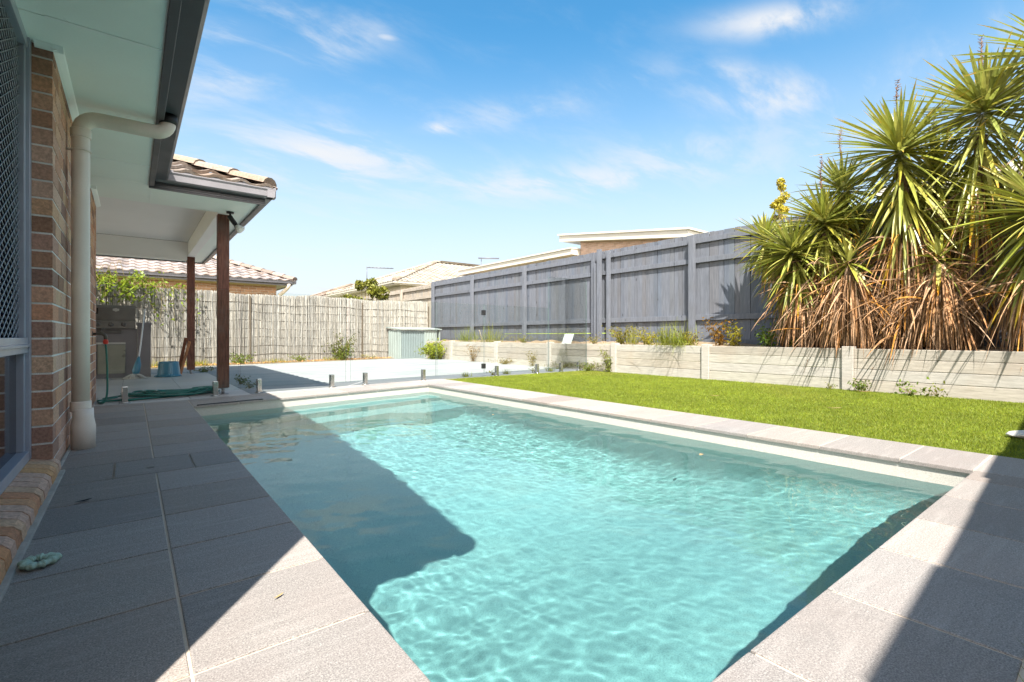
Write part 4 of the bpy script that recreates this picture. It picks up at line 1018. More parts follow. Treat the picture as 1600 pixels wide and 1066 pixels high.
# leaf shapes
M_LEAFD = toned('dry_leaf', (0.30, 0.20, 0.10), 0.8, 30, 0.6, 1.3)
def flat_leaf(name, loc, L, w, rz, label, cat, col, mat=None, curl=0.25):
    bm = NB(); n = 6; a = []; b = []; m = []
    for i in range(n+1):
        f = i/n; ww = w*math.sin(math.pi*min(1, f*0.9+0.05))**0.8/2; z = 0.004 + curl*L*(f-0.5)**2
        a.append(bm.verts.new((L*(f-.5), -ww, z+0.25*ww))); m.append(bm.verts.new((L*(f-.5), 0, z))); b.append(bm.verts.new((L*(f-.5), ww, z+0.25*ww)))
    for i in range(n):
        bm.faces.new([a[i], a[i+1], m[i+1], m[i]]); bm.faces.new([m[i], m[i+1], b[i+1], b[i]])
    paint_tone(bm, 0, col); o = obj(name, bm, mat or M_LEAFD); o.location = loc; o.rotation_euler = (0, 0, rz); tag(o, label, cat); return o
flat_leaf('dry_leaf', (-0.155, 2.64, 0.0), 0.055, 0.018, 0.4, 'small dark dry leaf on the paving below the downpipe', 'leaf', (0.12, 0.1, 0.1))
flat_leaf('dry_leaf', (4.95, 1.62, 0.028), 0.14, 0.018, -0.7, 'pale dry leaf blade lying on the lawn nearest the coping', 'leaf', (1.6, 1.5, 1.3))
flat_leaf('dry_leaf', (4.95, 2.75, 0.028), 0.10, 0.022, -0.9, 'short dry leaf on the middle of the lawn', 'leaf', (1.2, 1.1, .9))
flat_leaf('floating_leaf', (2.93, 1.72, WZ+0.004), 0.045, 0.026, 0.3, 'tiny yellow-green leaf floating near the right pool wall', 'leaf', (1.5, 2.6, 1.0), curl=0.05)
flat_leaf('floating_leaf', (2.80, 3.86, WZ+0.004), 0.04, 0.02, 0.9, 'tiny pale leaf floating near the middle of the right pool wall', 'leaf', (1.7, 2.4, 1.2), curl=0.05)
# pale stone at the right edge of the lawn
bm = NB(); bmesh.ops.create_icosphere(bm, subdivisions=4, radius=1.0)
for v_ in bm.verts:
    c_ = v_.co; k = 1 + 0.06*noise.noise(c_*2.2); e = 3.0; v_.co = Vector((0.19*c_.x*k, 0.085*c_.y*k, 0.028*c_.z*(1+0.12*noise.noise(c_*4))))
o = obj('stepping_stone', bm, paint('pale_stone', (0.58, 0.54, 0.47), 0.9, 0.2, 18, 0.4, fine=90), None, smooth=True); o.location = (4.74, 0.41, 0.016); o.scale = (.68, .8, .9); o.rotation_euler = (0, 0, R(-38)); tag(o, 'flat white oval stone on the lawn at the right edge', 'stone')
# board leaning on the fence side of the retaining wall
bm = NB(); extrude_poly(bm, [(-.10, 0, 0), (.10, 0, 0), (.17, 0.05, .215), (-.03, 0.05, .215)], (0, 0.012, 0))
o = obj('board', bm, paint('pale_green_board', (0.50, 0.56, 0.54), 0.5, 0.08)); o.location = (7.42, 7.52, 0.51); o.rotation_euler = (0, 0, R(-45)); tag(o, 'pale grey-green square board tilted in the garden bed above the retaining wall', 'board')
bm = NB(); tube(bm, [(8.24, 6.9, 0.74), (8.235, 8.6, 0.735), (8.24, 10.8, 0.74)], 0.006, 6); o = obj('string_line', bm, paint('lime_string', (0.45, 0.60, 0.05), 0.6, 0.1)); tag(o, 'lime yellow string line stretched along the foot of the slate fence', 'string')
bm = NB(); tbox(bm, -0.014, 0.014, -0.01, 0.01, 0, 0.36, (1.5, 1.5, 1.5), 0.002, Matrix.Rotation(R(-18), 4, 'Y')); o = obj('stake', bm, M_WEATH); o.location = (7.62, 11.0, 0.5); tag(o, 'pale leaning stake in the garden bed near the shed', 'stake')
# a few more stray leaves blown over the turf and the near paving
rs = random.Random(31)
for (x, y, L_, lab) in ((6.6, 2.9, .10, 'curled brown leaf on the turf close to the wall under the yuccas'), (6.75, 1.9, .16, 'long straw yucca leaf on the turf at the foot of the wall'), (6.3, 4.6, .07, 'small tan leaf alone on the far part of the lawn'), (0.30, 1.36, .03, 'tiny brown leaf on the sunlit coping left of the pool')):
    flat_leaf('dry_leaf', (x, y, 0.022 if x > 3 else 0.001), L_, L_*.22, rs.uniform(-1.5, 1.5), lab, 'leaf', (1.3, 1.15, .9))
# ------------------------------------------------------------------ neighbouring houses
M_CREAM = paint('cream_render', (0.50, 0.46, 0.38), 0.8, 0.06, 3, 0.05)
M_FASC = paint('white_fascia', (0.50, 0.47, 0.41), 0.5, 0.05, 3, 0.02)
M_WHITE = paint('white_render', (0.58, 0.57, 0.56), 0.8, 0.05, 3, 0.05)
M_WINF = paint('dark_frame', (0.10, 0.10, 0.12), 0.4, 0.1)
def hip_house(name, label, x0, x1, y0, y1, ez, pitch, mt, mw, mf, wall_in=0.5, zg=0.0, tw=0.30, cl=0.33, res=5, thick=0.16):
    h = empty(name, (x0, y0, zg)); tag(h, label, 'house'); inv = Matrix.Translation((-x0, -y0, -zg)); tp = math.tan(pitch)
    bm = NB(); box(bm, x0+wall_in, x1-wall_in, y0+wall_in, y1-wall_in, zg-0.1, ez-0.02); obj('wall', bm, mw, h)
    bm = NB(); box(bm, x0+0.03, x1-0.03, y0+0.03, y1-0.03, ez-0.03, ez-0.012); obj('soffit', bm, M_FASC, h)
    bm = NB()
    for (a, b, c, d) in ((x0, x1, y0, y0+0.03), (x0, x1, y1-0.03, y1), (x0, x0+0.03, y0+0.031, y1-0.031), (x1-0.03, x1, y0+0.031, y1-0.031)): box(bm, a, b, c, d, ez-0.05, ez+0.11)
    obj('fascia', bm, mf, h)
    bm = NB(); gutter_run(bm, (x0-0.1, y0-0.001), (x1+0.1, y0-0.001), (0, -1), z=ez+0.01, h=0.10, w=0.10); gutter_run(bm, (x0-0.001, y0+0.0), (x0-0.001, y1+0.1), (-1, 0), z=ez+0.01, h=0.10, w=0.10); gutter_run(bm, (x1+0.001, y0), (x1+0.001, y1), (1, 0), z=ez+0.01, h=0.10, w=0.10); obj('gutter', bm, mf, h)
    w = x1-x0; d = y1-y0; half = min(w, d)/2; z = ez+0.10
    X0, X1, Y0, Y1 = x0-0.06, x1+0.06, y0-0.06, y1+0.06
    kw = dict(tw=tw, cl=cl, res=res)
    tiled_plane('roof', h, mt, (X0, Y0, z), (1, 0, 0), (0, 1, 0), X1-X0, half+.1, pitch, clips=[((X0, Y0, 0), (1, -1, 0)), ((X1, Y0, 0), (-1, -1, 0))], **kw)
    tiled_plane('roof', h, mt, (X0, Y0, z), (0, 1, 0), (1, 0, 0), Y1-Y0, half+.1, pitch, clips=[((X0, Y0, 0), (-1, 1, 0)), ((X0, Y1, 0), (-1, -1, 0))], **kw)
    tiled_plane('roof', h, mt, (X1, Y0, z), (0, 1, 0), (-1, 0, 0), Y1-Y0, half+.1, pitch, clips=[((X1, Y0, 0), (1, 1, 0)), ((X1, Y1, 0), (1, -1, 0))], tw=tw, cl=cl, res=3)
    tiled_plane('roof', h, mt, (X0, Y1, z), (1, 0, 0), (0, -1, 0), X1-X0, half+.1, pitch, clips=[((X0, Y1, 0), (1, 1, 0)), ((X1, Y1, 0), (-1, 1, 0))], tw=tw, cl=cl, res=2)
    zt = z + half*tp + 0.05
    if w >= d: A_, B_ = (X0+half, Y0+half, zt), (X1-half, Y0+half, zt)
    else: A_, B_ = (X0+half, Y0+half, zt), (X0+half, Y1-half, zt)
    zc = z+0.04
    for p, q in (((X0, Y0, zc), A_), ((X1, Y0, zc), B_ if w >= d else A_), ((X0, Y1, zc), A_ if w >= d else B_), (A_, B_)):
        if (Vector(p)-Vector(q)).length > 0.3: ridge_tiles('hip_cap', h, mt, p, q, r=0.13)
    return h, inv
def fin(h, inv):
    for ch in h.children: ch.matrix_parent_inverse = inv
# left neighbour beyond the brush fence: tan brick, greyish tiles, dark gutter
h, inv = hip_house('neighbour_house', 'tan brick neighbour house with grey wavy roof tiles behind the left brush fence', -9.0, 4.35, 17.75, 26.0, 2.45, R(21), M_TILE_GREY, M_BRICKTAN, M_SLATE, wall_in=0.42)
bm = NB(); tube(bm, smooth_path([(4.23, 17.72, 2.46), (4.22, 17.76, 2.36), (4.12, 17.98, 2.20), (4.02, 18.10, 2.10)], 5) + [(4.0, 18.11, 1.9), (4.0, 18.11, 0)], 0.06, 12); obj('downpipe', bm, M_PIPE, h)
bm = NB(); box(bm, -8.5, 3.9, 18.10, 18.165, 2.375, 2.42); obj('frieze_board', bm, paint('yellowed_trim', (0.55, 0.46, 0.25), 0.6, 0.1), h)
wd = empty('window', (0, 0, 0)); wd.parent = h
bm = NB()
for (a, b, c, d) in ((-1.9, -0.02, 2.05, 2.22), (-0.10, -0.02, 0.9, 2.05), (-1.9, -0.10, 0.9, 0.96)): box(bm, a, b, 18.09, 18.16, c, d)
obj('frame', bm, M_WINF, wd); bm = NB(); box(bm, -1.9, -0.1, 18.13, 18.15, 0.96, 2.05); obj('pane', bm, M_DKGLASS, wd)
fin(h, inv)
# pale tiled house beyond the right fence
h, inv = hip_house('neighbour_house', 'cream tiled house with broad hip roof behind the weathered fence', 10.35, 25.0, 22.6, 33.0, 3.32, R(21), M_TILE_PALE, M_CREAM, M_FASC, wall_in=0.55, zg=0.5, res=4)
bm = NB(); tube(bm, [(10.45, 25.5, 3.3), (10.6, 25.5, 3.15), (10.88, 25.5, 2.95), (10.88, 25.5, 0.5)], 0.05, 8); obj('downpipe', bm, M_FASC, h)
an = empty('antenna', (0, 0, 0)); an.parent = h
bm = NB(); tube(bm, [(12.2, 31.0, 4.2), (12.2, 31.0, 5.25)], 0.02, 6); obj('mast', bm, M_WINF, an)
bm = NB(); tube(bm, [(12.2, 31.0, 5.2), (13.8, 30.4, 5.2)], 0.03, 6)
for k in range(7): tube(bm, [(12.3+k*0.22, 31.0-k*0.085-0.25, 5.21), (12.3+k*0.22, 31.0-k*0.085+0.25, 5.21)], 0.012, 5)
obj('elements', bm, M_WINF, an); fin(h, inv)
h, inv = hip_house('neighbour_house', 'farthest pale tiled roof showing low above the brush fence', 10.6, 24.0, 38.5, 48.5, 3.25, R(21), M_TILE, M_CREAM, M_WINF, wall_in=0.5, zg=0.5, res=3); fin(h, inv)
# skillion-roofed brick house to the right
h = empty('neighbour_house', (15.1, 9.4, 0.5)); tag(h, 'brick house with flat white-edged skillion roofs rising behind the slate fence', 'house'); inv = Matrix.Translation((-15.1, -9.4, -0.5))
bm = NB()
v = [(15.42, 9.8), (22, 9.8), (22, 14.75), (15.42, 14.75)]
a = [bm.verts.new((p[0], p[1], 0.4)) for p in v]; b = [bm.verts.new((p[0], p[1], 4.28 + (p[1]-9.4)*0.131-0.12)) for p in v]
bm.faces.new(b); [bm.faces.new([a[i], a[(i+1) % 4], b[(i+1) % 4], b[i]]) for i in range(4)]
box(bm, 15.42, 21.5, 14.76, 23.0, 0.4, 4.2); obj('wall', bm, brick_tex_mat('pinkish_brick', (0.46, 0.31, 0.235), mortar=(0.5, 0.44, 0.38)), h)
bm = NB()
def slab(x0, x1, y0, y1, za, zb, th): extrude_poly(bm, [(x0, y0, za-th), (x0, y1, zb-th), (x0, y1, zb), (x0, y0, za)], (x1-x0, 0, 0))
slab(15.1, 22.6, 9.35, 15.75, 4.36, 5.18, 0.26); slab(15.04, 22.66, 9.28, 15.82, 4.42, 5.255, 0.07); obj('upper_roof', bm, M_FASC, h)
bm = NB(); slab(14.9, 22.0, 14.78, 24.0, 4.44, 4.44, 0.24); slab(14.84, 22.06, 14.76, 24.1, 4.50, 4.50, 0.055); obj('lower_roof', bm, M_FASC, h)
an = empty('antenna', (0, 0, 0)); an.parent = h
bm = NB(); tube(bm, [(15.5, 22.5, 4.1), (15.5, 22.5, 5.1)], 0.02, 6); obj('mast', bm, M_WINF, an)
bm = NB(); tube(bm, [(15.3, 22.5, 5.05), (16.3, 21.9, 5.05)], 0.04, 6); obj('elements', bm, M_WINF, an); fin(h, inv)
# pale rendered house glimpsed between the yuccas
h = empty('neighbour_house', (12.2, -8, 0.5)); tag(h, 'white rendered house glimpsed through the yucca leaves at the right', 'house'); inv = Matrix.Translation((-12.2, 8, -0.5))
bm = NB(); box(bm, 12.6, 20, -8, 2.9, 0.4, 3.55); obj('wall', bm, M_WHITE, h)
bm = NB(); box(bm, 12.1, 20.5, -8.4, 3.2, 3.56, 3.72); obj('roof', bm, M_FASC, h); fin(h, inv)
# ------------------------------------------------------------------ yuccas
def leafmat(name, base, thr=0.25, rough=0.42, dark=0.75, light=1.2, spec=0.4, ns=12):
    return toned(name, base, rough, ns, dark, light, 0.1, 0.002, 3.0, spec=spec, thr=thr)
M_YL = leafmat('yucca_leaf', (0.28, 0.32, 0.062), 0.28, 0.38, spec=0.5)
M_YD = leafmat('dead_yucca_leaf', (0.42, 0.27, 0.16), 0.2, 0.8, 0.6, 1.35, 0.15, 25)
M_YT = toned('yucca_trunk', (0.20, 0.13, 0.08), 0.9, 30, 0.5, 1.3, 0.8, 0.01)
M_YF = toned('dry_flower', (0.17, 0.10, 0.065), 0.8, 30, 0.6, 1.3)
def strip(V, T, p, d, L, w, droop, col, segs=6, fold=0.35, tipcol=None, twist=0.0, rs=random):
    """one leaf blade: two quads per segment with a folded midrib"""
    p = Vector(p); d = Vector(d).normalized(); pts = []
    pos = p.copy(); dr = d.copy()
    for i in range(segs+1):
        pts.append((pos.copy(), dr.copy())); dr = (dr + Vector((0, 0, -droop/segs))).normalized(); pos = pos + dr*(L/segs)
    tw = twist
    rows = []
    for i, (q, dd) in enumerate(pts):
        f = i/segs; s = dd.cross(Vector((0, 0, 1)))
        if s.length < 1e-3: s = Vector((1, 0, 0))
        s.normalize(); up = s.cross(dd).normalized()
        a = tw*f; s2 = s*math.cos(a)+up*math.sin(a); u2 = up*math.cos(a)-s*math.sin(a)
        ww = w*(0.55+0.45*min(1, f*4))*(1-f**2.6)**0.9 if f < 1 else 0.0
        rows.append((q - s2*ww/2 + u2*ww*fold*0.5, q, q + s2*ww/2 + u2*ww*fold*0.5))
    for i in range(segs):
        a, b = rows[i], rows[i+1]; f = i/segs
        c = col if tipcol is None or f < 0.72 else tipcol
        edge = (c[0]*1.0, c[1]*1.0, c[2]*1.0)
        V.append([a[0], a[1], b[1], b[0]]); T.append(edge)
        V.append([a[1], a[2], b[2], b[1]]); T.append(tuple(x*0.93 for x in c))
def yucca(x, y, zh, label, seed, L=0.74, skirt=0.95, dead_to=0.45, n=165, lean=(0, 0), flower=True, zbase=0.50, big=1.0, ndead=150):
    rs = random.Random(seed); r = empty('yucca', (x, y, zbase)); tag(r, label, 'yucca', 'yucca clump in the garden bed')
    H_ = zh - zbase
    def ax(z):      # trunk axis in local coordinates, z above base
        f = z/H_; return Vector((lean[0]*(f*f-1), lean[1]*(f*f-1), z))
    bm = NB(); tube(bm, [ax(H_*k/8.0) for k in range(8)], [0.085-0.004*k for k in range(8)], 12); paint_tone(bm, 0, (1, 1, 1)); obj('trunk', bm, M_YT, r)
    V = []; T = []
    for i in range(n):
        f = (i+0.5)/n                     # 0 top .. 1 bottom of the green head
        a = i*2.39996 + rs.uniform(-.25, .25)
        if f < 0.50:
            el = R(84 - 100*(f/0.50)**0.75) + rs.gauss(0, 0.09); z = H_ - 0.22*f
        else:
            g_ = (f-0.50)/0.50; el = R(-14 - 62*g_**0.7) + rs.gauss(0, 0.11); z = H_ - 0.10 - (skirt-0.22)*g_
        ll = 1.14*L*big*(0.62 + 0.38*min(1, f*5))*rs.uniform(0.82, 1.12)*(1.0 if f < .8 else 0.92)
        d = Vector((math.cos(a)*math.cos(el), math.sin(a)*math.cos(el), math.sin(el)))
        k = rs.uniform(0.78, 1.22); yel = rs.random(); c = (k*(1.0+0.25*yel), k, k*(0.6+0.8*rs.random()))
        if f > 0.82 and rs.random() < 0.30: c = (k*3.2, k*1.9, k*0.8)
        tip = (c[0]*1.5, c[1]*1.0, c[2]*0.8) if rs.random() < 0.35 else None
        strip(V, T, ax(z) + Vector((d.x, d.y, 0))*0.03, d, ll, rs.uniform(0.038, 0.056)*big, rs.uniform(0.0, 0.20) + (0.12 if f < .5 else 0.30), c, 6, 0.45, tip, rs.uniform(-0.5, 0.5))
    quads_mesh('crown', V, 4, M_YL, T, r)
    if ndead:
        V = []; T = []; ztop = H_-skirt*0.80; zlow = dead_to-zbase + 0.45
        for i in range(ndead):
            z = zlow + (ztop-zlow)*rs.random()**0.8; z = max(z, 0.15); a = rs.uniform(0, 6.283); el = R(rs.uniform(-89, -66) if rs.random() < .74 else rs.uniform(-75, 25))
            d = Vector((math.cos(a)*math.cos(el), math.sin(a)*math.cos(el), math.sin(el)))
            k = rs.uniform(0.35, 1.5); q = rs.random(); c = (k*(1.0+.10*q), k*(1.06-.16*q), k*(1.15-.50*q))
            if rs.random() < 0.05: c = (k*1.5, k*1.1, k*.4)
            strip(V, T, ax(z) + Vector((math.cos(a), math.sin(a), 0))*rs.uniform(.03, .24)*(1.15-0.5*z/H_), d, rs.uniform(0.40, 0.80)*big, rs.uniform(0.009, 0.027), rs.uniform(0.3, 1.4), c, 5, 0.9, None, rs.uniform(-2.5, 2.5))
        quads_mesh('dead_leaves', V, 4, M_YD, T, r)
    if flower:
        bm = NB(); pts = [ax(H_) + Vector((0.008*k*math.sin(k), 0.004*k, 0.115*k)) for k in range(8)]; tube(bm, pts, [0.012, .011, .010, .009, .008, .007, .005, .003], 6)
        for k in range(70):
            q = pts[4 + k % 4] + Vector((0, 0, rs.uniform(-.055, .055))); tube(bm, [q, q + Vector((rs.uniform(-.035, .035), rs.uniform(-.035, .035), rs.uniform(0, .03)))], 0.003, 4)
        paint_tone(bm, 0, (1, 1, 1)); obj('flower_stalk', bm, M_YF, r)
    return r
yucca(7.66, 1.78, 3.09, 'tall central yucca with a full drooping head and thick brown skirt', 1, L=0.80, skirt=1.35, dead_to=0.05, n=330, lean=(0.05, 0.1), ndead=760)
yucca(7.95, 1.04, 3.42, 'tallest yucca at the right with dark stem below its head', 2, L=0.84, skirt=1.25, dead_to=0.5, n=290, lean=(0.0, -0.1), ndead=200)
yucca(7.60, 2.62, 2.34, 'mid height yucca left of the tallest skirted one', 3, L=0.62, skirt=0.72, dead_to=0.25, n=230, lean=(-0.05, 0.1), ndead=700)
yucca(7.45, 2.98, 1.94, 'lowest yucca of the clump with broad head beside the dead leaves', 4, L=0.62, skirt=0.62, dead_to=0.6, n=270, lean=(-0.10, 0.15), ndead=330, flower=False)
yucca(7.78, 3.50, 2.25, 'leftmost small yucca head against the slate fence', 5, L=0.50, skirt=0.40, dead_to=1.2, n=140, lean=(-0.05, 0.3), flower=False, ndead=25)
yucca(8.02, 2.52, 2.84, 'yucca behind the clump showing a pointed head above the others', 6, L=0.58, skirt=0.6, n=170, lean=(0.05, 0.05), ndead=60)
yucca(7.85, 0.42, 3.75, 'yucca at the right picture edge with head reaching highest', 7, L=0.85, skirt=1.2, n=240, lean=(0, -0.1), flower=False, ndead=60)
yucca(7.46, 0.50, 2.05, 'low right yucca with yellowing leaves hanging over the wall top', 8, L=0.80, skirt=0.75, dead_to=0.55, n=260, lean=(-0.08, -0.1), flower=False, ndead=520)
yucca(8.10, 1.50, 2.75, 'rear yucca partly hidden between the two tall ones', 9, L=0.66, skirt=0.8, n=190, lean=(0.05, 0), ndead=60)
yucca(7.40, 2.25, 1.72, 'stunted yucca nearly buried in brown dead leaves', 10, L=0.45, skirt=0.3, dead_to=0.5, n=45, lean=(0.0, 0), flower=False, ndead=620)
yucca(7.46, 1.36, 1.66, 'short yucca sunk in dead leaves to the right of the central trunk', 11, L=0.40, skirt=0.3, dead_to=0.5, n=30, flower=False, ndead=520)
# ------------------------------------------------------------------ weeds, shrubs, vines, trees
M_WEED = leafmat('weed_leaf', (0.11, 0.14, 0.026), 0.3, 0.6, spec=0.2)
M_STEM = toned('weed_stem', (0.20, 0.15, 0.07), 0.8, 40, 0.7, 1.2)
def leaves(name, centers, size, mat, parent, seed, tint=(1, 1, 1), asp=0.45, up=0.3):
    rs = random.Random(seed); V = []; T = []
    for c in centers:
        c = Vector(c); s = size*rs.uniform(0.6, 1.25); n = Vector((rs.gauss(0, 1), rs.gauss(0, 1), rs.gauss(0, .6)+up)).normalized()
        a = n.orthogonal().normalized(); q = rs.uniform(0, 6.28); b = n.cross(a); a, b = a*math.cos(q)+b*math.sin(q), b*math.cos(q)-a*math.sin(q)
        k = rs.uniform(0.6, 1.35); y_ = rs.random(); col = (k*tint[0]*(1+.25*y_), k*tint[1], k*tint[2]*(0.7+.5*rs.random()))
        V.append([c - a*s*.5, c - b*s*asp*.5 + n*s*.08, c + a*s*.5, c + b*s*asp*.5 + n*s*.08]); T.append(col)
    return quads_mesh(name, V, 4, mat, T, parent)
def weed(x, y, z, h, sp, label, seed, n=110, leaf=0.035, tint=(1, 1, 1), cat='weed', stems=7, name='weed', group='weeds along the walls and slab', droop=0.0, dens_top=False):
    rs = random.Random(seed); r = empty(name, (x, y, z)); tag(r, label, cat, group); bm = NB(); cs = []
    for s in range(stems):
        a = rs.uniform(0, 6.28); L = h*rs.uniform(0.6, 1.1); d = sp*rs.uniform(0.4, 1.1); pts = []
        for k in range(6):
            f = k/5; pts.append(Vector((math.cos(a)*d*f**1.3 + rs.gauss(0, .006), math.sin(a)*d*f**1.3, L*f*(1-0.2*f) - droop*h*f*f)))
        tube(bm, pts, [0.004*(1-0.14*k) for k in range(6)], 5)
        for q in range(n//stems):
            f = (rs.random()**(0.6 if dens_top else 0.9)); i = min(4, int(f*5)); g = f*5-i; p = pts[i].lerp(pts[i+1], g)
            cs.append(p + Vector((rs.gauss(0, 1), rs.gauss(0, 1), rs.gauss(0, 1)))*leaf*0.9)
    paint_tone(bm, 0, (1, 1, 1)); obj('stems', bm, M_STEM, r); leaves('leaves', cs, leaf, M_WEED, r, seed+50, tint)
    return r
def tuft(x, y, z, h, sp, label, seed, n=60, tint=(1, 1, 1), name='grass_tuft', droop=0.9, cat='grass tuft'):
    rs = random.Random(seed); V = []; T = []
    for i in range(n):
        a = rs.uniform(0, 6.28); el = R(rs.uniform(35, 88)); k = rs.uniform(.7, 1.3)
        strip(V, T, (rs.gauss(0, sp*.3), rs.gauss(0, sp*.3), 0), (math.cos(a)*math.cos(el), math.sin(a)*math.cos(el), math.sin(el)), h*rs.uniform(.6, 1.15), 0.006, rs.uniform(.2, droop), (k*tint[0], k*tint[1], k*tint[2]), 5, .3)
    o = quads_mesh(name, V, 4, M_WEED, T); o.location = (x, y, z); tag(o, label, cat, 'weeds along the walls and slab'); return o
G1 = (1.25, 1.25, .9); YG = (2.0, 1.55, .7); BR = (1.7, .75, .5)
weed(7.45, 6.05, .50, .42, .38, 'bushy olive weed in the bed by the doubled fence posts', 21, 620, 0.046, (1.3, 1.0, .7), stems=12)
weed(7.48, 5.45, .50, .36, .32, 'yellowish weed in the bed between the doubled posts and the seed grass', 22, 480, 0.045, YG, stems=10)
tuft(7.36, 4.95, .50, .46, .35, 'tall seeding grass spilling over the retaining wall', 23, 260, (2.0, 1.7, .9), droop=1.6)
tuft(7.28, 4.62, .50, .50, .25, 'pale grass tuft hanging down the retaining wall face', 24, 190, (2.1, 1.9, .9), droop=2.6)
weed(7.52, 4.08, .50, .50, .22, 'reddish brown weed in front of the broad fence post', 25, 360, 0.052, BR, stems=7)
weed(7.55, 3.86, .50, .44, .18, 'yellow-green weed just right of the reddish one', 26, 300, 0.052, YG, stems=6)
weed(7.60, 3.35, .50, .46, .24, 'dark green leafy weed under the leftmost yucca', 27, 320, 0.06, (.9, 1.2, .9), stems=6)
weed(7.50, 2.95, .50, .16, .14, 'small green seedling at the foot of the fence by the yuccas', 28, 120, 0.04, G1, stems=4)
weed(7.45, .60, .50, .20, .25, 'green seedlings under the low right yucca', 29, 240, 0.045, G1, stems=8)
weed(7.13, 6.10, .0, .50, .16, 'upright green weed against the retaining wall beside the lawn corner', 30, 420, 0.036, G1, stems=9)
weed(7.06, 6.55, .0, .18, .40, 'low green weed patch at the lawn corner', 31, 520, 0.034, (1, 1.1, .8), stems=14)
weed(7.00, 7.3, .0, .15, .45, 'dull green creeping weed along the slab edge near the wall', 32, 480, 0.032, (1.1, 1.0, .8), stems=14)
weed(7.08, 8.25, .0, .42, .16, 'brownish weed climbing the wall behind the tall glass panel', 33, 240, 0.036, (1.5, 1.1, .7), stems=8)
weed(7.06, 9.3, .0, .16, .55, 'brown and green weeds at the wall foot behind the gate', 34, 420, 0.032, (1.5, 1.0, .7), stems=14)
weed(7.10, 10.7, .02, .55, .35, 'reddish dry weed sprawling over the far wall section', 35, 300, .035, (1.9, .9, .7), stems=12)
tuft(7.45, 10.4, .50, .55, .6, 'wispy yellow grass above the far wall section', 36, 170, (1.9, 1.6, .8))
tuft(7.50, 11.6, .50, .5, .5, 'wispy green grass in the bed near the shed', 37, 150, (1.6, 1.5, .8))
weed(7.45, 9.0, .50, .22, .5, 'sparse weeds in the bed behind the glass', 38, 300, 0.036, (1.3, 1.1, .7), stems=10)
weed(7.08, 2.02, .0, .13, .12, 'rounded green weed at the foot of the wall under the dead yucca leaves', 39, 220, 0.036, (1, 1.2, .9), stems=9)
weed(7.06, 1.52, .0, .10, .16, 'leafy green weed at the wall foot right of the rounded one', 40, 80, .055, (1.1, 1.4, .9), stems=7)
weed(7.06, 1.30, .0, .09, .12, 'smallest leafy weed at the wall foot', 41, 50, .05, G1, stems=6)
weed(7.08, 2.36, .0, .07, .10, 'tiny weed beside the wall post under the yuccas', 42, 50, .025, G1, stems=6)
for k, (x, y) in enumerate(((4.35, 6.78), (4.95, 6.80), (5.25, 6.83), (5.9, 6.80), (6.3, 6.82))):
    (tuft if k % 2 == 0 else weed)(x, y, .0, .10, .12, ['yellow grass tuft at the lawn edge by the gate', 'brown weed just right of the gate hinge', 'pale straw tuft between two spigots', 'green sprig in front of the right glass panel', 'last small tuft before the tall glass panel'][k], 60+k, 60, tint=(2.2, 1.8, .8))
weed(1.22, 7.75, .0, .13, .14, 'low dark weed at the tile edge left of the near post', 70, 110, .03, (.6, .75, .6), stems=9)
weed(1.20, 7.05, .0, .11, .12, 'dark weed at the tile edge right of the near post', 71, 90, .03, (.6, .75, .6), stems=8)
weed(1.05, 10.7, .0, .12, .4, 'dark green weed patch beside the far post', 72, 220, .035, (.6, .8, .6), stems=14)
weed(7.42, 4.55, .50, .30, .34, 'low bronze weed behind the hanging grass tuft', 43, 300, .04, (1.6, 1.0, .6), stems=12)
weed(7.46, 6.75, .50, .24, .30, 'small mixed weed in the bed left of the doubled posts', 44, 200, .036, (1.3, 1.0, .7), stems=10)
tuft(7.40, 5.75, .50, .40, .30, 'thin dry grass between the two weeds by the doubled posts', 45, 110, (2.1, 1.6, .8), droop=1.2)
# row at the foot of the brush fence
def bx_(x): return braY(x) - 0.28
weed(2.05, bx_(2.05), .01, .26, .34, 'round leafy green weed clump at the foot of the brush fence', 80, 330, .055, (1.1, 1.3, .8), stems=16)
weed(3.45, bx_(3.45), .01, .20, .30, 'smaller green weed clump right of the round one by the brush fence', 81, 170, .05, (1.2, 1.3, .8), stems=12)
tuft(1.2, bx_(1.2), .01, .18, .5, 'dry yellow grass by the brush fence behind the far post', 82, 150, (2.4, 1.7, .8))
tuft(0.3, bx_(.3), .01, .22, .6, 'dry yellow grass by the brush fence behind the blue tub', 83, 150, (2.4, 1.7, .8))
tuft(2.8, bx_(2.8), .01, .14, .5, 'thin dry grass between the two weed clumps', 84, 130, (2.4, 1.7, .8))
tuft(4.3, bx_(4.3), .01, .13, .5, 'thin dry grass left of the tall shrub', 85, 130, (2.2, 1.6, .8))
weed(5.55, bx_(5.55)-.02, .01, .14, .4, 'low green weeds right of the tall shrub', 86, 160, .035, YG, stems=12)
weed(4.62, bx_(4.62)+.02, .01, .86, .42, 'tall straggly shrub against the brush fence', 87, 760, .06, (.95, .9, .7), cat='shrub', stems=13, name='shrub', group=None)
weed(4.60, bx_(4.60)-.06, .01, .38, .34, 'dense olive undergrowth below the straggly shrub', 88, 420, .06, (.9, 1.0, .6), cat='shrub', stems=16, name='shrub', group=None)
weed(7.02, 12.55, .0, .74, .55, 'bright yellow-green bush in front of the green shed', 89, 2400, .075, (1.9, 1.9, .6), cat='bush', stems=30, name='bush', group=None, droop=.25)
# loose ground litter along the brush fence
rs = random.Random(8); cs = [(rs.uniform(-1, 7.1), 0, 0.02) for _ in range(1400)]
cs = [(x, braY(x) - rs.uniform(0.03, 0.42), 0.016+rs.uniform(0, .02)) for x, _, _ in cs]
o = leaves('leaf_litter', cs, 0.05, M_LEAFD, None, 4, (1.7, 1.5, 1.0), up=2.5); tag(o, 'brown leaf litter on the soil strip before the brush fence', 'leaf litter', kind='stuff')
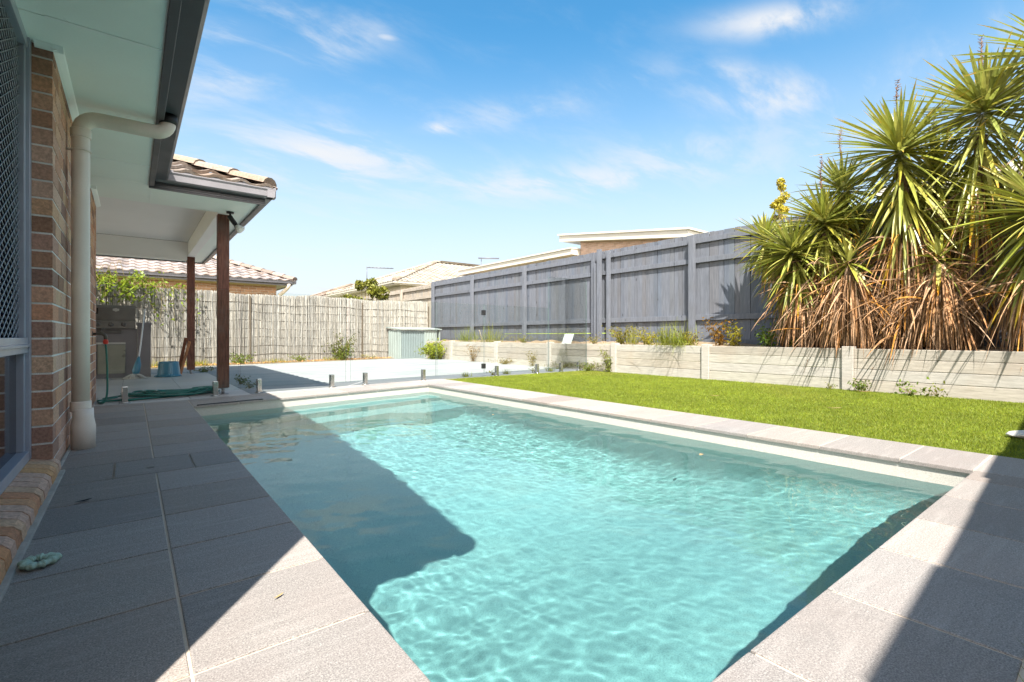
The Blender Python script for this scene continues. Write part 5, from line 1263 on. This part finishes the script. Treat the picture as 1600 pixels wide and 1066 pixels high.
# vine hanging over the brush fence behind the barbecue
vn = empty('vine', (0.1, braY(0.1), 0)); tag(vn, 'bright green leafy vine spilling over the brush fence behind the barbecue', 'vine'); rs = random.Random(77); cs = []; bm = NB()
for s in range(62):
    x0 = rs.uniform(-1.7, 0.30) if s < 50 else rs.uniform(.3, 1.15); y0 = braY(x0)-0.06; dens = 1.0 if x0 < .3 else .45
    top = 1.72 + rs.uniform(0.0, 0.26)*(1 if x0 < .6 else .5); L = rs.uniform(0.12, 0.42) if x0 < .3 else rs.uniform(0.2, 0.95)
    pts = [Vector((x0 - .1, y0+.12, top-0.1)), Vector((x0, y0, top)), Vector((x0+rs.uniform(-.1, .1), y0-rs.uniform(.05, .2), top-L*.4)), Vector((x0+rs.uniform(-.15, .15), y0-rs.uniform(.05, .22), top-L))]
    sp_ = smooth_path(pts, 5); tube(bm, sp_, 0.004, 4)
    for q in range(int(44*dens)):
        p = rs.choice(sp_); cs.append(p - Vector((vn.location.x, vn.location.y, 0)) + Vector((rs.gauss(0, .05), rs.gauss(0, .05), rs.gauss(0, .05))))
for k in range(4): tube(bm, smooth_path([(-.7+.1*k, braY(-.7)-.05, 1.75), (-.62+.12*k, braY(-.7)-.1, 2.02), (-.5+.1*k, braY(-.7)-.1, 2.08+.05*k), (-.42+.1*k, braY(-.7)-.1, 1.9)], 5), .004, 4)
paint_tone(bm, 0, (1.4, 1.5, .9)); o = obj('stems', bm, M_STEM, vn); o.matrix_parent_inverse = Matrix.Translation((-vn.location.x, -vn.location.y, 0))
leaves('leaves', cs, 0.085, leafmat('vine_leaf', (0.15, 0.22, 0.022), .35, .45), vn, 5, (1.1, 1.1, .8), asp=.42)
# round bush behind the brush fence and a small tree far behind the slate fence
def crown_tree(name, label, cat, x, y, z0, zt, rx, rz, n, leaf, tint, seed, mat, group=None, trunk=0.05, cone=False):
    rs = random.Random(seed); r = empty(name, (x, y, z0)); tag(r, label, cat, group); bm = NB(); H_ = zt-z0; cs = []
    tube(bm, [(0, 0, 0), (0.03, 0.02, H_*.4), (0, 0, H_*.9)], [trunk, trunk*.7, trunk*.25], 8)
    blobs = []
    for i in range(16):
        a = rs.uniform(0, 6.28); f = rs.random(); zz = H_ - 2*rz*(1-f) ; rr = rx*((1-f)*0.9+.08 if cone else math.sqrt(max(.05, 1-(2*f-1)**2)))*rs.uniform(.4, .95)
        c = Vector((math.cos(a)*rr, math.sin(a)*rr, zz)); blobs.append((c, rx*rs.uniform(.22, .42)*(.6 if cone else 1))); tube(bm, [(0, 0, max(0.02, zz*.6)), c], [trunk*.4, trunk*.1], 5)
    for i in range(n):
        c, rr = rs.choice(blobs); v_ = Vector((rs.gauss(0, 1), rs.gauss(0, 1), rs.gauss(0, 1))).normalized()*rr*rs.uniform(.5, 1.08); cs.append(c+v_)
    paint_tone(bm, 0, (1, 1, 1)); obj('trunk', bm, M_STEM, r); leaves('crown', cs, leaf, mat, r, seed+1, tint, asp=.5); return r
M_BUSHL = leafmat('bush_leaf', (0.13, 0.15, 0.022), .3, .45)
crown_tree('tree', 'round yellow-green bush rising behind the brush fence', 'tree', 6.32, 16.2, 0, 2.50, .70, .62, 5200, .12, (1.0, 1.0, .7), 90, M_BUSHL, None)
crown_tree('tree', 'pale yellow conical treetop peeking above the slate fence left of the yuccas', 'tree', 14.0, 5.9, .5, 4.95, .50, .80, 2600, .08, (2.6, 2.1, 1.2), 92, M_BUSHL, None, .07, cone=True)
